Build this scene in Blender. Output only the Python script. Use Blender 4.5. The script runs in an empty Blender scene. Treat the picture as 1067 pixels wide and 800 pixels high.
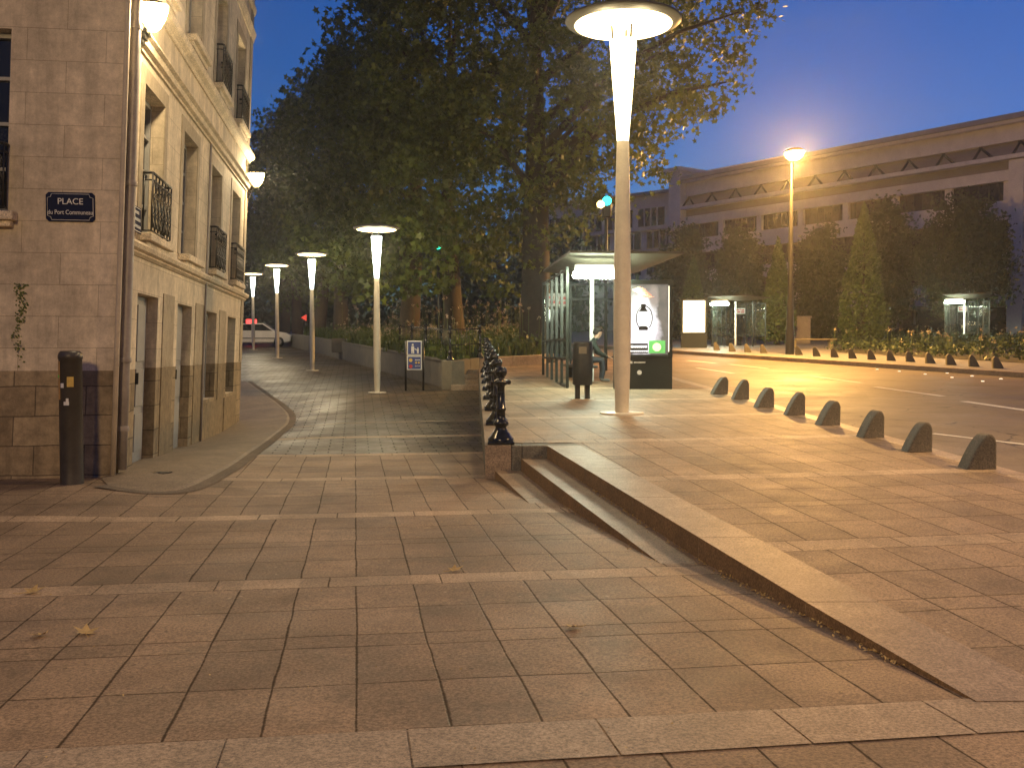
import bpy, bmesh, math, random
from mathutils import Vector, Matrix
R = random.Random(11)
sc = bpy.context.scene
C = sc.collection
PI = math.pi
rad = math.radians
# ------------------------------------------------------------------ camera frame
F, CX, CY, Y0, HC = 1040.0, 533.5, 400.0, 368.0, 1.36
PIT = math.atan((CY - Y0) / F)
def ray(u, v):
    a = (u - CX) / F; b = (CY - v) / F
    return Vector((a, math.cos(PIT) + b * math.sin(PIT), -math.sin(PIT) + b * math.cos(PIT)))
def at(u, v, Y):
    r = ray(u, v); k = Y / r.y
    return Vector((r.x * k, Y, HC + r.z * k))
PZ, PS = -0.272, 0.0404
def plat(Y):                       # the raised pavement climbs gently up the street
    if Y < 4.36: return -0.022 * Y
    return PZ + PS * min(Y, 140)
def onplat(u, v):
    r = ray(u, v); k = (PZ - HC) / (r.z - PS * r.y)
    return Vector((r.x * k, r.y * k, HC + r.z * k))
LOW = [(-12, .26), (0, 0), (4.4, -.097), (8, -.15), (12, -.175), (16, -.175), (20, -.12), (23, .05), (26.4, .31), (37, .74), (48, 1.18), (70, 2.07), (140, 4.9)]
def low(X, Y):                     # the lower street: dips, then climbs
    for (a, za), (b, zb) in zip(LOW, LOW[1:]):
        if Y <= b: break
    t = max(0, min(1, (Y - a) / (b - a)))
    z = za + (zb - za) * t
    g = max(0, min((Y - 15) / 8, (40 - Y) / 17, 1))
    h = max(0, min(1, (-3.0 - X) / 1.4)) * max(0, 1 - abs(Y - 11.6) / 5); h = h * h * (3 - 2 * h)
    return z - .1 * max(0, min(3, -3.5 - X)) * g + .10 * h
def onlow(u, v):
    r = ray(u, v); lo, hi = 1.0, 120.0
    for _ in range(60):
        m = (lo + hi) / 2; k = m / r.y
        if HC + r.z * k > low(r.x * k, m): lo = m
        else: hi = m
    k = lo / r.y
    return Vector((r.x * k, lo, low(r.x * k, lo)))
TH = math.atan((CX - 370) / F)     # the street runs a little to the left of the view
# ------------------------------------------------------------------ mesh builder
class MB:
    def __init__(s): s.v = []; s.f = []; s.m = []; s.uv = []; s.sm = []
    def face(s, pts, mi=0, uv=None, sm=False):
        n = len(s.v); s.v += [tuple(p) for p in pts]
        s.f.append(tuple(range(n, n + len(pts)))); s.m.append(mi); s.uv.append(uv); s.sm.append(sm)
    def poly(s, verts, faces, mi=0, sm=False):
        n = len(s.v); s.v += [tuple(p) for p in verts]
        for f in faces:
            s.f.append(tuple(i + n for i in f)); s.m.append(mi); s.uv.append(None); s.sm.append(sm)
    def box(s, x0, x1, y0, y1, z0, z1, mi=0, M=None):
        p = [Vector((x, y, z)) for z in (z0, z1) for y in (y0, y1) for x in (x0, x1)]
        if M: p = [M @ q for q in p]
        s.poly(p, [(0, 2, 3, 1), (4, 5, 7, 6), (0, 1, 5, 4), (2, 6, 7, 3), (0, 4, 6, 2), (1, 3, 7, 5)], mi)
    def frame(s, o, ax, ay, az, mi=0):          # box from a corner and three edge vectors
        o, ax, ay, az = Vector(o), Vector(ax), Vector(ay), Vector(az)
        p = [o + ax * i + ay * j + az * k for k in (0, 1) for j in (0, 1) for i in (0, 1)]
        s.poly(p, [(0, 2, 3, 1), (4, 5, 7, 6), (0, 1, 5, 4), (2, 6, 7, 3), (0, 4, 6, 2), (1, 3, 7, 5)], mi)
    def prism(s, pts, ext, mi=0):               # closed outline pushed along ext
        pts = [Vector(p) for p in pts]; e = Vector(ext); n = len(pts)
        s.poly(pts + [p + e for p in pts], [tuple(range(n))[::-1], tuple(range(n, 2 * n))] + [(i, (i + 1) % n, n + (i + 1) % n, n + i) for i in range(n)], mi)
    def lathe(s, prof, c=(0, 0, 0), n=20, mi=0, sq=1.0, sm=True, ph=0.0):
        c = Vector(c); vs = []; fs = []
        for r, z in prof:
            for i in range(n):
                a = 2 * PI * i / n + ph
                vs.append(c + Vector((r * math.cos(a), r * sq * math.sin(a), z)))
        for k in range(len(prof) - 1):
            for i in range(n):
                j = (i + 1) % n
                fs.append((k * n + i, k * n + j, (k + 1) * n + j, (k + 1) * n + i))
        s.poly(vs, fs, mi, sm)
        s.poly(vs[:n], [tuple(range(n))[::-1]], mi); s.poly(vs[-n:], [tuple(range(n))], mi)
    def tube(s, path, rr, n=8, mi=0, sm=True):
        path = [Vector(p) for p in path]
        if not isinstance(rr, (list, tuple)): rr = [rr] * len(path)
        vs = []; fs = []; up = Vector((.13, .27, 1)).normalized()
        for i, p in enumerate(path):
            d = (path[min(i + 1, len(path) - 1)] - path[max(i - 1, 0)]).normalized()
            a = d.cross(up)
            if a.length < .15: a = d.cross(Vector((1, .1, 0)))
            a.normalize(); b = d.cross(a)
            for k in range(n):
                t = 2 * PI * k / n
                vs.append(p + (a * math.cos(t) + b * math.sin(t)) * rr[i])
        for i in range(len(path) - 1):
            for k in range(n):
                j = (k + 1) % n
                fs.append((i * n + k, i * n + j, (i + 1) * n + j, (i + 1) * n + k))
        fs += [tuple(range(n))[::-1], tuple(range((len(path) - 1) * n, len(path) * n))]
        s.poly(vs, fs, mi, sm)
    def sheet(s, xs, ys, zf, mi=0):             # xs may be a function of y giving a list
        base = len(s.v); rows = []
        for y in ys:
            X = xs(y) if callable(xs) else xs
            rows.append(len(X)); s.v += [(x, y, zf(x, y)) for x in X]
        n = rows[0]
        for j in range(len(ys) - 1):
            for i in range(n - 1):
                a = base + j * n + i
                s.f.append((a, a + 1, a + n + 1, a + n)); s.m.append(mi); s.uv.append(None); s.sm.append(True)
    def build(s, name, mats, parent=None, bevel=0, fix=False):
        me = bpy.data.meshes.new(name); me.from_pydata(s.v, [], s.f)
        if not isinstance(mats, (list, tuple)): mats = [mats]
        for m in mats: me.materials.append(m)
        me.polygons.foreach_set('material_index', s.m)
        me.polygons.foreach_set('use_smooth', s.sm)
        if any(u is not None for u in s.uv):
            L = me.uv_layers.new(name='UVMap'); k = 0
            for f, u in zip(s.f, s.uv):
                for q in range(len(f)):
                    L.data[k].uv = u[q] if u else (0, 0); k += 1
        me.update()
        if fix:
            bm = bmesh.new(); bm.from_mesh(me); bmesh.ops.recalc_face_normals(bm, faces=bm.faces[:]); bm.to_mesh(me); bm.free()
        o = bpy.data.objects.new(name, me); C.objects.link(o)
        if parent: o.parent = parent
        if bevel:
            b = o.modifiers.new('edge', 'BEVEL'); b.width = bevel; b.segments = 2; b.limit_method = 'ANGLE'; b.angle_limit = rad(40)
        return o
def lin(a, b, n): return [a + (b - a) * i / (n - 1) for i in range(n)]
def tag(o, label=None, cat=None, group=None, kind=None):
    for k, v in (('label', label), ('category', cat), ('group', group), ('kind', kind)):
        if v: o[k] = v
    return o
def empty(name, loc, rz=0, label=None, cat=None, group=None, kind=None):
    o = bpy.data.objects.new(name, None); C.objects.link(o); o.location = loc; o.rotation_euler = (0, 0, rz); o.empty_display_size = .2
    return tag(o, label, cat, group, kind)
KIDS = {}
def copy_tree(o, parent=None):
    c = o.copy(); C.objects.link(c)
    if parent: c.parent = parent; c.matrix_parent_inverse = o.matrix_parent_inverse
    for ch in [x for x in list(C.objects) if x.parent == o and x != c]: copy_tree(ch, c)
    return c
# ------------------------------------------------------------------ materials
class N:
    def __init__(s, name):
        s.mat = bpy.data.materials.new(name); s.mat.use_nodes = True
        s.t = s.mat.node_tree; s.b = s.t.nodes['Principled BSDF']; s.L = s.t.links
    def new(s, typ, **kw):
        n = s.t.nodes.new(typ)
        for k, v in kw.items():
            if k in n.inputs: s.put(n.inputs[k], v)
            else: setattr(n, k, v)
        return n
    def put(s, sock, v):
        if hasattr(v, 'is_output'): s.L.new(v, sock)
        else: sock.default_value = v
    def m(s, op, a, b=0.0, c=0.0, clamp=False):
        n = s.t.nodes.new('ShaderNodeMath'); n.operation = op; n.use_clamp = clamp
        s.put(n.inputs[0], a); s.put(n.inputs[1], b); s.put(n.inputs[2], c); return n.outputs[0]
    def mix(s, f, a, b, mode='MIX'):
        n = s.t.nodes.new('ShaderNodeMix'); n.data_type = 'RGBA'; n.blend_type = mode
        s.put(n.inputs[0], f); s.put(n.inputs[6], a if hasattr(a, 'is_output') else (*a[:3], 1)); s.put(n.inputs[7], b if hasattr(b, 'is_output') else (*b[:3], 1)); return n.outputs[2]
    def noise(s, vec, scale, detail=4, rough=.6):
        n = s.t.nodes.new('ShaderNodeTexNoise'); n.inputs['Scale'].default_value = scale; n.inputs['Detail'].default_value = detail; n.inputs['Roughness'].default_value = rough
        if vec is not None: s.L.new(vec, n.inputs['Vector'])
        return n.outputs['Fac']
    def ramp(s, fac, a, b, lo=0.0, hi=1.0):
        n = s.t.nodes.new('ShaderNodeMapRange'); n.inputs[1].default_value = a; n.inputs[2].default_value = b; n.inputs[3].default_value = lo; n.inputs[4].default_value = hi
        s.put(n.inputs[0], fac); return n.outputs[0]
    def obj(s):
        return s.t.nodes.new('ShaderNodeTexCoord').outputs['Object']
    def uv(s):
        return s.t.nodes.new('ShaderNodeTexCoord').outputs['UV']
    def bump(s, h, st=.3, d=.01):
        n = s.t.nodes.new('ShaderNodeBump'); n.inputs['Strength'].default_value = st; n.inputs['Distance'].default_value = d
        s.put(n.inputs['Height'], h); s.L.new(n.outputs[0], s.b.inputs['Normal'])
    def out(s, col=None, rough=None, metal=None, spec=None):
        if col is not None: s.put(s.b.inputs['Base Color'], col if hasattr(col, 'is_output') else (*col[:3], 1))
        if rough is not None: s.put(s.b.inputs['Roughness'], rough)
        if metal is not None: s.b.inputs['Metallic'].default_value = metal
        if spec is not None: s.b.inputs['Specular IOR Level'].default_value = spec
        return s.mat
def mat(name, col, rough=.6, metal=0, var=.25, sc_=6, bump=.0, spec=None):
    n = N(name); o = n.obj()
    f = n.noise(o, sc_, 5); g = n.noise(o, sc_ * 6, 3)
    k = n.m('ADD', n.m('MULTIPLY', f, .7), n.m('MULTIPLY', g, .3))
    w = n.ramp(k, .3, .7, 1 - var, 1 + var)
    c = n.mix(1.0, col, (1, 1, 1), 'MULTIPLY')
    v = n.new('ShaderNodeVectorMath', operation='SCALE'); n.L.new(c, v.inputs[0]); n.L.new(w, v.inputs['Scale'])
    if bump: n.bump(k, bump, .02)
    return n.out(v.outputs[0], n.ramp(f, .3, .7, max(.03, rough - .08), min(1, rough + .08)), metal, spec)
def emit(name, col, st):
    n = N(name); n.b.inputs['Emission Color'].default_value = (*col, 1); n.b.inputs['Emission Strength'].default_value = st
    o = n.obj(); f = n.noise(o, 9)
    return n.out(n.mix(n.ramp(f, .3, .7), col, tuple(c * .93 for c in col)), .5)
def glass(name, tint=(.75, .85, .82), alpha=.25):
    n = N(name); n.b.inputs['Alpha'].default_value = alpha
    n.put(n.b.inputs['Alpha'], n.ramp(n.noise(n.obj(), 3), .3, .7, alpha * .8, alpha * 1.2))
    return n.out(tint, .04)
def paving(name, tile, band, lo=.9, w=.36, wet=.58, setts=0):
    n = N(name); o = n.obj()
    sx = n.new('ShaderNodeSeparateXYZ'); n.L.new(o, sx.inputs[0])
    x, y = sx.outputs[0], sx.outputs[1]
    wob = n.m('MULTIPLY', n.m('SUBTRACT', n.noise(o, 1.3, 2), .5), .03)
    t = n.m('ADD', n.m('ADD', n.m('MULTIPLY', x, -math.sin(TH)), n.m('MULTIPLY', y, math.cos(TH))), wob)
    s = n.m('ADD', n.m('ADD', n.m('MULTIPLY', x, math.cos(TH)), n.m('MULTIPLY', y, math.sin(TH))), wob)
    PER = 2.9
    q = n.m('DIVIDE', n.m('SUBTRACT', t, 3.81), PER); qi = n.m('FLOOR', q); tm = n.m('MULTIPLY', n.m('SUBTRACT', q, qi), PER)
    isb = n.m('GREATER_THAN', tm, 2.6)
    dr = None; ri = None
    for e in (0, .6, 1.2, 1.42, 2.0, 2.6, 2.9):
        dd = n.m('ABSOLUTE', n.m('SUBTRACT', tm, e)); gg = n.m('GREATER_THAN', tm, e)
        dr = dd if dr is None else n.m('MINIMUM', dr, dd); ri = gg if ri is None else n.m('ADD', ri, gg)
    drb = dr
    # seams along the street, closer in the tiles than in the bands
    a = n.m('DIVIDE', s, w); ai = n.m('FLOOR', a); af = n.m('SUBTRACT', a, ai)
    ds = n.m('MULTIPLY', n.m('MINIMUM', af, n.m('SUBTRACT', 1.0, af)), w)
    b = n.m('DIVIDE', n.m('ADD', s, .17), w * 2); bi = n.m('FLOOR', b); bf = n.m('SUBTRACT', b, bi)
    db = n.m('MULTIPLY', n.m('MINIMUM', bf, n.m('SUBTRACT', 1.0, bf)), w * 2)
    d1 = n.m('MINIMUM', dr, ds); d2 = n.m('MINIMUM', drb, db)
    d = n.m('ADD', n.m('MULTIPLY', isb, d2), n.m('MULTIPLY', n.m('SUBTRACT', 1.0, isb), d1))
    d = n.m('ADD', d, n.m('MULTIPLY', n.m('SUBTRACT', n.noise(o, 28, 4, .7), .5), .014))
    jw = n.ramp(n.noise(o, 1.7, 3), .35, .65, .7, 1.25); joint = n.ramp(n.m('DIVIDE', d, jw), .002, .0085, 1.0, 0.0)
    cid = n.new('ShaderNodeCombineXYZ')
    n.L.new(n.m('ADD', ai, n.m('MULTIPLY', isb, 57.3)), cid.inputs[0]); n.L.new(ri, cid.inputs[1]); n.L.new(qi, cid.inputs[2])
    wn = n.new('ShaderNodeTexWhiteNoise', noise_dimensions='3D'); n.L.new(cid.outputs[0], wn.inputs[0])
    tv = n.ramp(wn.outputs[0], 0, 1, .83, 1.15)
    stain = n.ramp(n.noise(o, .7, 6, .65), .35, .68, .62, 1.12)
    grit = n.ramp(n.noise(o, 62, 4, .85), .38, .62, .52, 1.48)
    blot = n.ramp(n.noise(o, 6, 5, .7), .3, .7, .86, 1.14)
    c = n.mix(isb, tile, band)
    k = n.m('MULTIPLY', n.m('MULTIPLY', tv, stain), n.m('MULTIPLY', grit, blot))
    v = n.new('ShaderNodeVectorMath', operation='SCALE'); n.L.new(c, v.inputs[0]); n.L.new(k, v.inputs['Scale'])
    c = v.outputs[0]
    vo = n.t.nodes.new('ShaderNodeTexVoronoi'); vo.inputs['Scale'].default_value = 3.1; n.L.new(o, vo.inputs['Vector'])
    sp = n.t.nodes.new('ShaderNodeSeparateColor'); n.L.new(vo.outputs['Color'], sp.inputs[0])
    gum = n.m('MULTIPLY', n.m('LESS_THAN', n.m('ADD', vo.outputs['Distance'], n.m('MULTIPLY', n.noise(o, 30, 2), .03)), n.m('MULTIPLY', sp.outputs[1], .085)), n.m('GREATER_THAN', sp.outputs[0], .62))
    c = n.mix(n.m('MULTIPLY', gum, .55), c, n.mix(n.m('GREATER_THAN', sp.outputs[2], .6), (.05, .04, .03), (.42, .36, .28)))
    v2 = n.t.nodes.new('ShaderNodeTexVoronoi'); v2.inputs['Scale'].default_value = 17; n.L.new(o, v2.inputs['Vector']); s2 = n.t.nodes.new('ShaderNodeSeparateColor'); n.L.new(v2.outputs['Color'], s2.inputs[0])
    spk = n.m('MULTIPLY', n.m('LESS_THAN', v2.outputs['Distance'], n.m('MULTIPLY', s2.outputs[1], .2)), n.m('GREATER_THAN', s2.outputs[0], .72))
    c = n.mix(n.m('MULTIPLY', spk, .6), c, n.mix(n.m('GREATER_THAN', s2.outputs[2], .75), (.04, .03, .02), (.5, .42, .32)))
    dirt = n.ramp(n.noise(o, 2.3, 7, .75), .52, .72, 0, .55)
    c = n.mix(dirt, c, (.07, .05, .033))
    if setts:
        cb = n.new('ShaderNodeCombineXYZ'); n.L.new(s, cb.inputs[0]); n.L.new(t, cb.inputs[1])
        br = n.t.nodes.new('ShaderNodeTexBrick'); n.L.new(cb.outputs[0], br.inputs[0]); br.inputs['Scale'].default_value = 1; br.inputs['Brick Width'].default_value = .42; br.inputs['Row Height'].default_value = .24
        br.inputs['Mortar Size'].default_value = .014; br.inputs['Mortar Smooth'].default_value = .4; br.inputs['Color1'].default_value = (.13, .097, .06, 1); br.inputs['Color2'].default_value = (.075, .056, .036, 1); br.inputs['Mortar'].default_value = (.025, .02, .013, 1)
        far = n.m('MULTIPLY', n.m('GREATER_THAN', t, setts), n.m('GREATER_THAN', tm, .25 if False else -1))
        far = n.m('MULTIPLY', far, n.m('SUBTRACT', 1.0, n.m('MULTIPLY', isb, n.m('LESS_THAN', t, 21.0))))
        c = n.mix(far, c, n.mix(n.ramp(n.noise(o, .9, 5), .35, .65), br.outputs['Color'], (.6, .6, .6), 'MULTIPLY'))
        joint = n.m('ADD', n.m('MULTIPLY', far, br.outputs['Fac']), n.m('MULTIPLY', n.m('SUBTRACT', 1.0, far), joint))
    if setts: wetr = n.m('MULTIPLY', far, n.ramp(n.noise(o, .8, 4), .35, .65, .10, .26))
    c = n.mix(n.m('MULTIPLY', joint, .85), c, (.04, .03, .02))
    n.put(n.b.inputs['Specular IOR Level'], n.m('SUBTRACT', .28, n.m('MULTIPLY', joint, .26)))
    h = n.m('ADD', n.m('MULTIPLY', joint, -1.0), n.m('ADD', n.m('MULTIPLY', n.noise(o, 85, 3, .8), .5), n.m('MULTIPLY', wn.outputs[0], .2)))
    n.bump(h, .6, .004)
    ro = n.ramp(n.noise(o, 3, 5, .7), .3, .7, wet - .04, wet + .1)
    return n.out(c, n.m('SUBTRACT', ro, wetr) if setts else ro, 0)
def granite(name, col, joint=None, rough=.6):
    n = N(name); o = n.obj()
    g = n.ramp(n.noise(o, 62, 4, .85), .38, .62, .5, 1.5); st = n.ramp(n.noise(o, 1.7, 6, .7), .3, .7, .68, 1.18); b = n.ramp(n.noise(o, 9, 5, .7), .3, .7, .82, 1.15)
    v = n.new('ShaderNodeVectorMath', operation='SCALE'); v.inputs[0].default_value = col; n.L.new(n.m('MULTIPLY', n.m('MULTIPLY', g, st), b), v.inputs['Scale'])
    n.bump(n.noise(o, 60, 4, .7), .25, .01)
    return n.out(v.outputs[0], rough)
def ashlar(name, col, col2, bw, bh, mortar, mcol, rough=.75, off=.5, warp=0.0, mott=1.0):
    n = N(name); uv = n.uv(); o = n.obj()
    br = n.t.nodes.new('ShaderNodeTexBrick'); n.L.new(uv, br.inputs['Vector'])
    if warp:
        nz = n.t.nodes.new('ShaderNodeTexNoise'); nz.inputs['Scale'].default_value = 2.2; nz.inputs['Detail'].default_value = 3; n.L.new(uv, nz.inputs['Vector'])
        vs = n.new('ShaderNodeVectorMath', operation='MULTIPLY_ADD'); n.L.new(nz.outputs['Color'], vs.inputs[0]); vs.inputs[1].default_value = (warp, warp, 0); n.L.new(uv, vs.inputs[2]); n.L.new(vs.outputs[0], br.inputs['Vector'])
    br.offset = off; br.inputs['Scale'].default_value = 1; br.inputs['Brick Width'].default_value = bw; br.inputs['Row Height'].default_value = bh
    br.inputs['Mortar Size'].default_value = mortar; br.inputs['Mortar Smooth'].default_value = .3; br.inputs['Bias'].default_value = 0
    br.inputs['Color1'].default_value = (*col, 1); br.inputs['Color2'].default_value = (*col2, 1); br.inputs['Mortar'].default_value = (*mcol, 1)
    k = n.m('MULTIPLY', n.ramp(n.noise(o, 1.1, 6, .65), .3, .7, .72, 1.15), n.m('MULTIPLY', n.ramp(n.noise(o, 8, 6, .75), .32, .68, 1 - .22 * mott, 1 + .2 * mott), n.ramp(n.noise(o, 90, 2), .3, .7, .93, 1.07)))
    mp = n.new('ShaderNodeVectorMath', operation='MULTIPLY'); n.L.new(uv, mp.inputs[0]); mp.inputs[1].default_value = (3.2, .35, 1)
    k = n.m('MULTIPLY', k, n.ramp(n.noise(mp.outputs[0], 1.0, 6, .7), .42, .7, 1.05, .68))
    v = n.new('ShaderNodeVectorMath', operation='SCALE'); n.L.new(br.outputs['Color'], v.inputs[0]); n.L.new(k, v.inputs['Scale'])
    n.bump(n.m('ADD', n.m('MULTIPLY', br.outputs['Fac'], -1.0), n.m('MULTIPLY', n.noise(o, 25, 5, .7), .6)), .5, .008)
    return n.out(v.outputs[0], rough)
def leafmat(name, col, col2, trans=.35):
    n = N(name); o = n.obj()
    wn = n.new('ShaderNodeTexWhiteNoise', noise_dimensions='1D')
    ge = n.new('ShaderNodeNewGeometry'); n.L.new(ge.outputs['Random Per Island'], wn.inputs['W'])
    c = n.mix(wn.outputs[0], col, col2)
    c = n.mix(n.ramp(n.noise(o, .5, 3), .35, .65, 0, .5), c, tuple(x * .6 for x in col))
    n.out(c, .5)
    tr = n.t.nodes.new('ShaderNodeBsdfTranslucent'); n.L.new(c, tr.inputs[0])
    ms = n.t.nodes.new('ShaderNodeMixShader'); ms.inputs[0].default_value = trans
    n.L.new(n.b.outputs[0], ms.inputs[1]); n.L.new(tr.outputs[0], ms.inputs[2])
    n.L.new(ms.outputs[0], n.t.nodes['Material Output'].inputs[0])
    return n.mat
M = {}
M['pave'] = paving('lower paving', (.265, .19, .125), (.39, .29, .195), setts=15.3)
M['pave2'] = paving('upper paving', (.285, .21, .14), (.40, .305, .21), w=.4)
M['strip'] = granite('granite strip', (.31, .24, .17), rough=.6)
M['coping'] = granite('coping granite', (.265, .20, .138), rough=.52)
M['riser'] = granite('weathered riser', (.21, .13, .06), rough=.75)
M['endstone'] = granite('dark end stone', (.15, .14, .11), rough=.7)
M['kerb'] = granite('kerb granite', (.36, .28, .19), rough=.5)
M['walk'] = granite('worn sidewalk', (.205, .158, .108), rough=.65)
M['gutter'] = granite('dark gutter setts', (.14, .108, .074), rough=.85)
M['conc'] = mat('planter concrete', (.17, .15, .11), .8, 0, .3, 3, .2)
def asphalt():
    n = N('worn asphalt'); o = n.obj()
    mp = n.new('ShaderNodeVectorMath', operation='MULTIPLY'); n.L.new(o, mp.inputs[0]); mp.inputs[1].default_value = (.55, .16, 1)
    vo = n.t.nodes.new('ShaderNodeTexVoronoi'); vo.distance = 'CHEBYCHEV'; vo.inputs['Scale'].default_value = .8; n.L.new(mp.outputs[0], vo.inputs['Vector']); sp = n.t.nodes.new('ShaderNodeSeparateColor'); n.L.new(vo.outputs['Color'], sp.inputs[0])
    ve = n.t.nodes.new('ShaderNodeTexVoronoi'); ve.feature = 'DISTANCE_TO_EDGE'; ve.inputs['Scale'].default_value = .5
    wv = n.new('ShaderNodeVectorMath', operation='MULTIPLY_ADD'); nz = n.t.nodes.new('ShaderNodeTexNoise'); nz.inputs['Scale'].default_value = 1.5; n.L.new(o, nz.inputs['Vector']); n.L.new(nz.outputs['Color'], wv.inputs[0]); wv.inputs[1].default_value = (.7, .7, 0); n.L.new(o, wv.inputs[2]); n.L.new(wv.outputs[0], ve.inputs['Vector'])
    crack = n.m('MULTIPLY', n.m('LESS_THAN', ve.outputs['Distance'], .006), n.m('GREATER_THAN', n.noise(o, .35, 2), .5))
    k = n.m('MULTIPLY', n.ramp(sp.outputs[0], 0, 1, .82, 1.15), n.m('MULTIPLY', n.ramp(n.noise(o, .8, 6, .7), .3, .7, .72, 1.2), n.ramp(n.noise(o, 70, 3, .8), .35, .65, .65, 1.35)))
    v = n.new('ShaderNodeVectorMath', operation='SCALE'); v.inputs[0].default_value = (.15, .118, .085); n.L.new(k, v.inputs['Scale'])
    n.bump(n.noise(o, 70, 3, .8), .4, .006)
    return n.out(n.mix(n.m('MULTIPLY', crack, .8), v.outputs[0], (.02, .017, .013)), n.ramp(n.noise(o, .9, 4), .3, .7, .5, .68), 0, .35)
M['asph'] = asphalt()
M['paint'] = mat('road paint', (.6, .57, .5), .5, 0, .25, 8)
M['earth'] = mat('earth', (.05, .045, .03), .95, 0, .4, 2, .3)
M['farpave'] = granite('far pavement', (.2, .19, .185), rough=.55)
M['stone'] = ashlar('tuffeau ashlar', (.57, .47, .335), (.49, .40, .28), .54, .262, .010, (.13, .10, .065), warp=.012)
M['facade'] = ashlar('smooth facade stone', (.70, .60, .45), (.655, .555, .41), .85, .36, .004, (.42, .35, .25), off=.5)
M['dado'] = ashlar('granite base course', (.25, .19, .115), (.38, .30, .19), .55, .34, .008, (.13, .10, .065), .85, .42, .035, 1.6)
M['trim'] = granite('moulded trim stone', (.66, .56, .41), rough=.75)
M['iron'] = mat('black iron', (.012, .011, .011), .38, .0, .3, 12, .05)
M['gloss'] = mat('gloss black paint', (.008, .008, .008), .16, .0, .3, 10)
M['darkmetal'] = mat('dark grey metal', (.03, .03, .028), .42, .3, .3, 7)
M['post'] = mat('grey green post', (.05, .044, .038), .45, 0, .35, 5)
M['zinc'] = mat('zinc pipe', (.3, .27, .25), .5, .1, .25, 5)
M['pale'] = mat('pale painted pipe', (.5, .43, .33), .6, 0, .2, 6)
M['pole'] = mat('light metal pole', (.62, .57, .46), .45, .0, .15, 4)
M['disc'] = mat('lamp disc paint', (.045, .042, .035), .45, 0, .15, 4)
M['door'] = mat('grey door paint', (.33, .33, .32), .55, 0, .15, 5)
M['pane'] = mat('dark window pane', (.012, .014, .016), .08, 0, .2, 2)
M['white'] = mat('white paint', (.7, .7, .68), .4, 0, .08, 5)
M['blue'] = mat('blue enamel', (.006, .011, .045), .75, 0, .25, 8, 0, .12)
M['bluesign'] = mat('sign blue', (.02, .05, .22), .35, 0, .15, 8)
M['red'] = mat('sign red', (.5, .03, .03), .4, 0, .15, 8)
M['yellow'] = mat('sticker yellow', (.6, .42, .1), .6, 0, .25, 10)
M['orange'] = mat('poster paper', (.45, .27, .1), .7, 0, .35, 14)
M['lime'] = mat('sticker lime', (.12, .7, .08), .6, 0, .2, 10)
M['shgreen'] = mat('shelter frame', (.02, .024, .02), .4, .2, .25, 6)
M['roofpan'] = mat('shelter roof panel', (.045, .04, .028), .5, .1, .15, 4)
M['glass'] = glass('shelter glass', (.25, .32, .28), .14)
M['stonebol'] = granite('stone bollard', (.12, .105, .08), rough=.75)
M['bark'] = mat('plane bark', (.065, .048, .028), .85, 0, .5, 5, .5)
M['bark2'] = mat('dark bark', (.05, .04, .03), .9, 0, .4, 6, .5)
M['leaf'] = leafmat('plane leaf', (.075, .11, .018), (.17, .205, .032))
M['leaf2'] = leafmat('dark leaf', (.05, .075, .024), (.09, .12, .04))
M['leaf3'] = leafmat('conifer sprays', (.06, .105, .025), (.13, .19, .045), .2)
M['grass'] = leafmat('bed grass', (.06, .10, .02), (.14, .18, .04))
M['grass2'] = leafmat('far bed leaves', (.03, .055, .02), (.06, .085, .03), .2)
M['petal'] = mat('pale petals', (.4, .28, .2), .7, 0, .2, 9)
M['petal2'] = mat('cream petals', (.5, .42, .28), .7, 0, .2, 9)
M['concB'] = mat('office concrete', (.70, .67, .63), .8, 0, .14, 1.2, .1)
M['concD'] = mat('grey office panel', (.27, .255, .25), .8, 0, .16, 1.5, .1)
M['roofB'] = mat('office roof edge', (.3, .3, .31), .7, 0, .15, 2)
M['brownwin'] = mat('bronze glazing', (.02, .016, .013), .25, 0, .45, .6)
M['dryleaf'] = mat('dry leaf', (.42, .30, .12), .7, 0, .4, 20)
M['skin'] = mat('skin', (.45, .27, .18), .5, 0, .1, 8)
M['jacket'] = mat('dark olive jacket', (.02, .03, .025), .8, 0, .3, 8)
M['jean'] = mat('dark trousers', (.02, .022, .03), .8, 0, .3, 8)
M['hair'] = mat('dark hair', (.015, .011, .008), .5, 0, .3, 20)
M['shoe'] = mat('grey shoe', (.12, .11, .1), .6, 0, .3, 20)
M['rubber'] = mat('tyre rubber', (.012, .012, .012), .8, 0, .2, 8)
M['carw'] = mat('white car paint', (.62, .60, .56), .25, 0, .05, 2)
# light givers
M['e_cone'] = emit('lit cone diffuser', (.80, .93, 1.0), 5.5)
M['e_conew'] = emit('lit warm cone diffuser', (1.0, .86, .58), 5)
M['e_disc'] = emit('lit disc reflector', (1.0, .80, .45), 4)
M['e_wall'] = emit('lit wall lantern', (1.0, .72, .26), 30)
M['e_sod'] = emit('sodium lamp lens', (1.0, .56, .12), 60)
M['e_stud'] = emit('glint road stud', (1.0, .85, .6), 1.2)
M['e_tube'] = emit('fluorescent tube', (.86, 1.0, .76), 160)
M['e_pos'] = emit('backlit poster', (.95, .90, .93), 2.0)
M['e_pos2'] = emit('backlit white poster', (1.0, .98, .72), 3.5)
M['e_red'] = emit('red light', (1.0, .06, .05), 3)
M['e_green'] = emit('green signal', (.02, .8, .45), 6)
M['e_cyan'] = emit('cyan signal', (.02, .75, .75), 7)
SUNEL, SUNROT, SKYST, EXPO = -1.0, 30, .88, 0.0
LAMP = {'wall': 270, 'main': 800, 'small': 260, 'sodium': 9500, 'halo': 10500, 'kr': .46, 'kl': .52}  # kr and kl scale the assumed lamps out of view
HAZE = .0012
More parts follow.
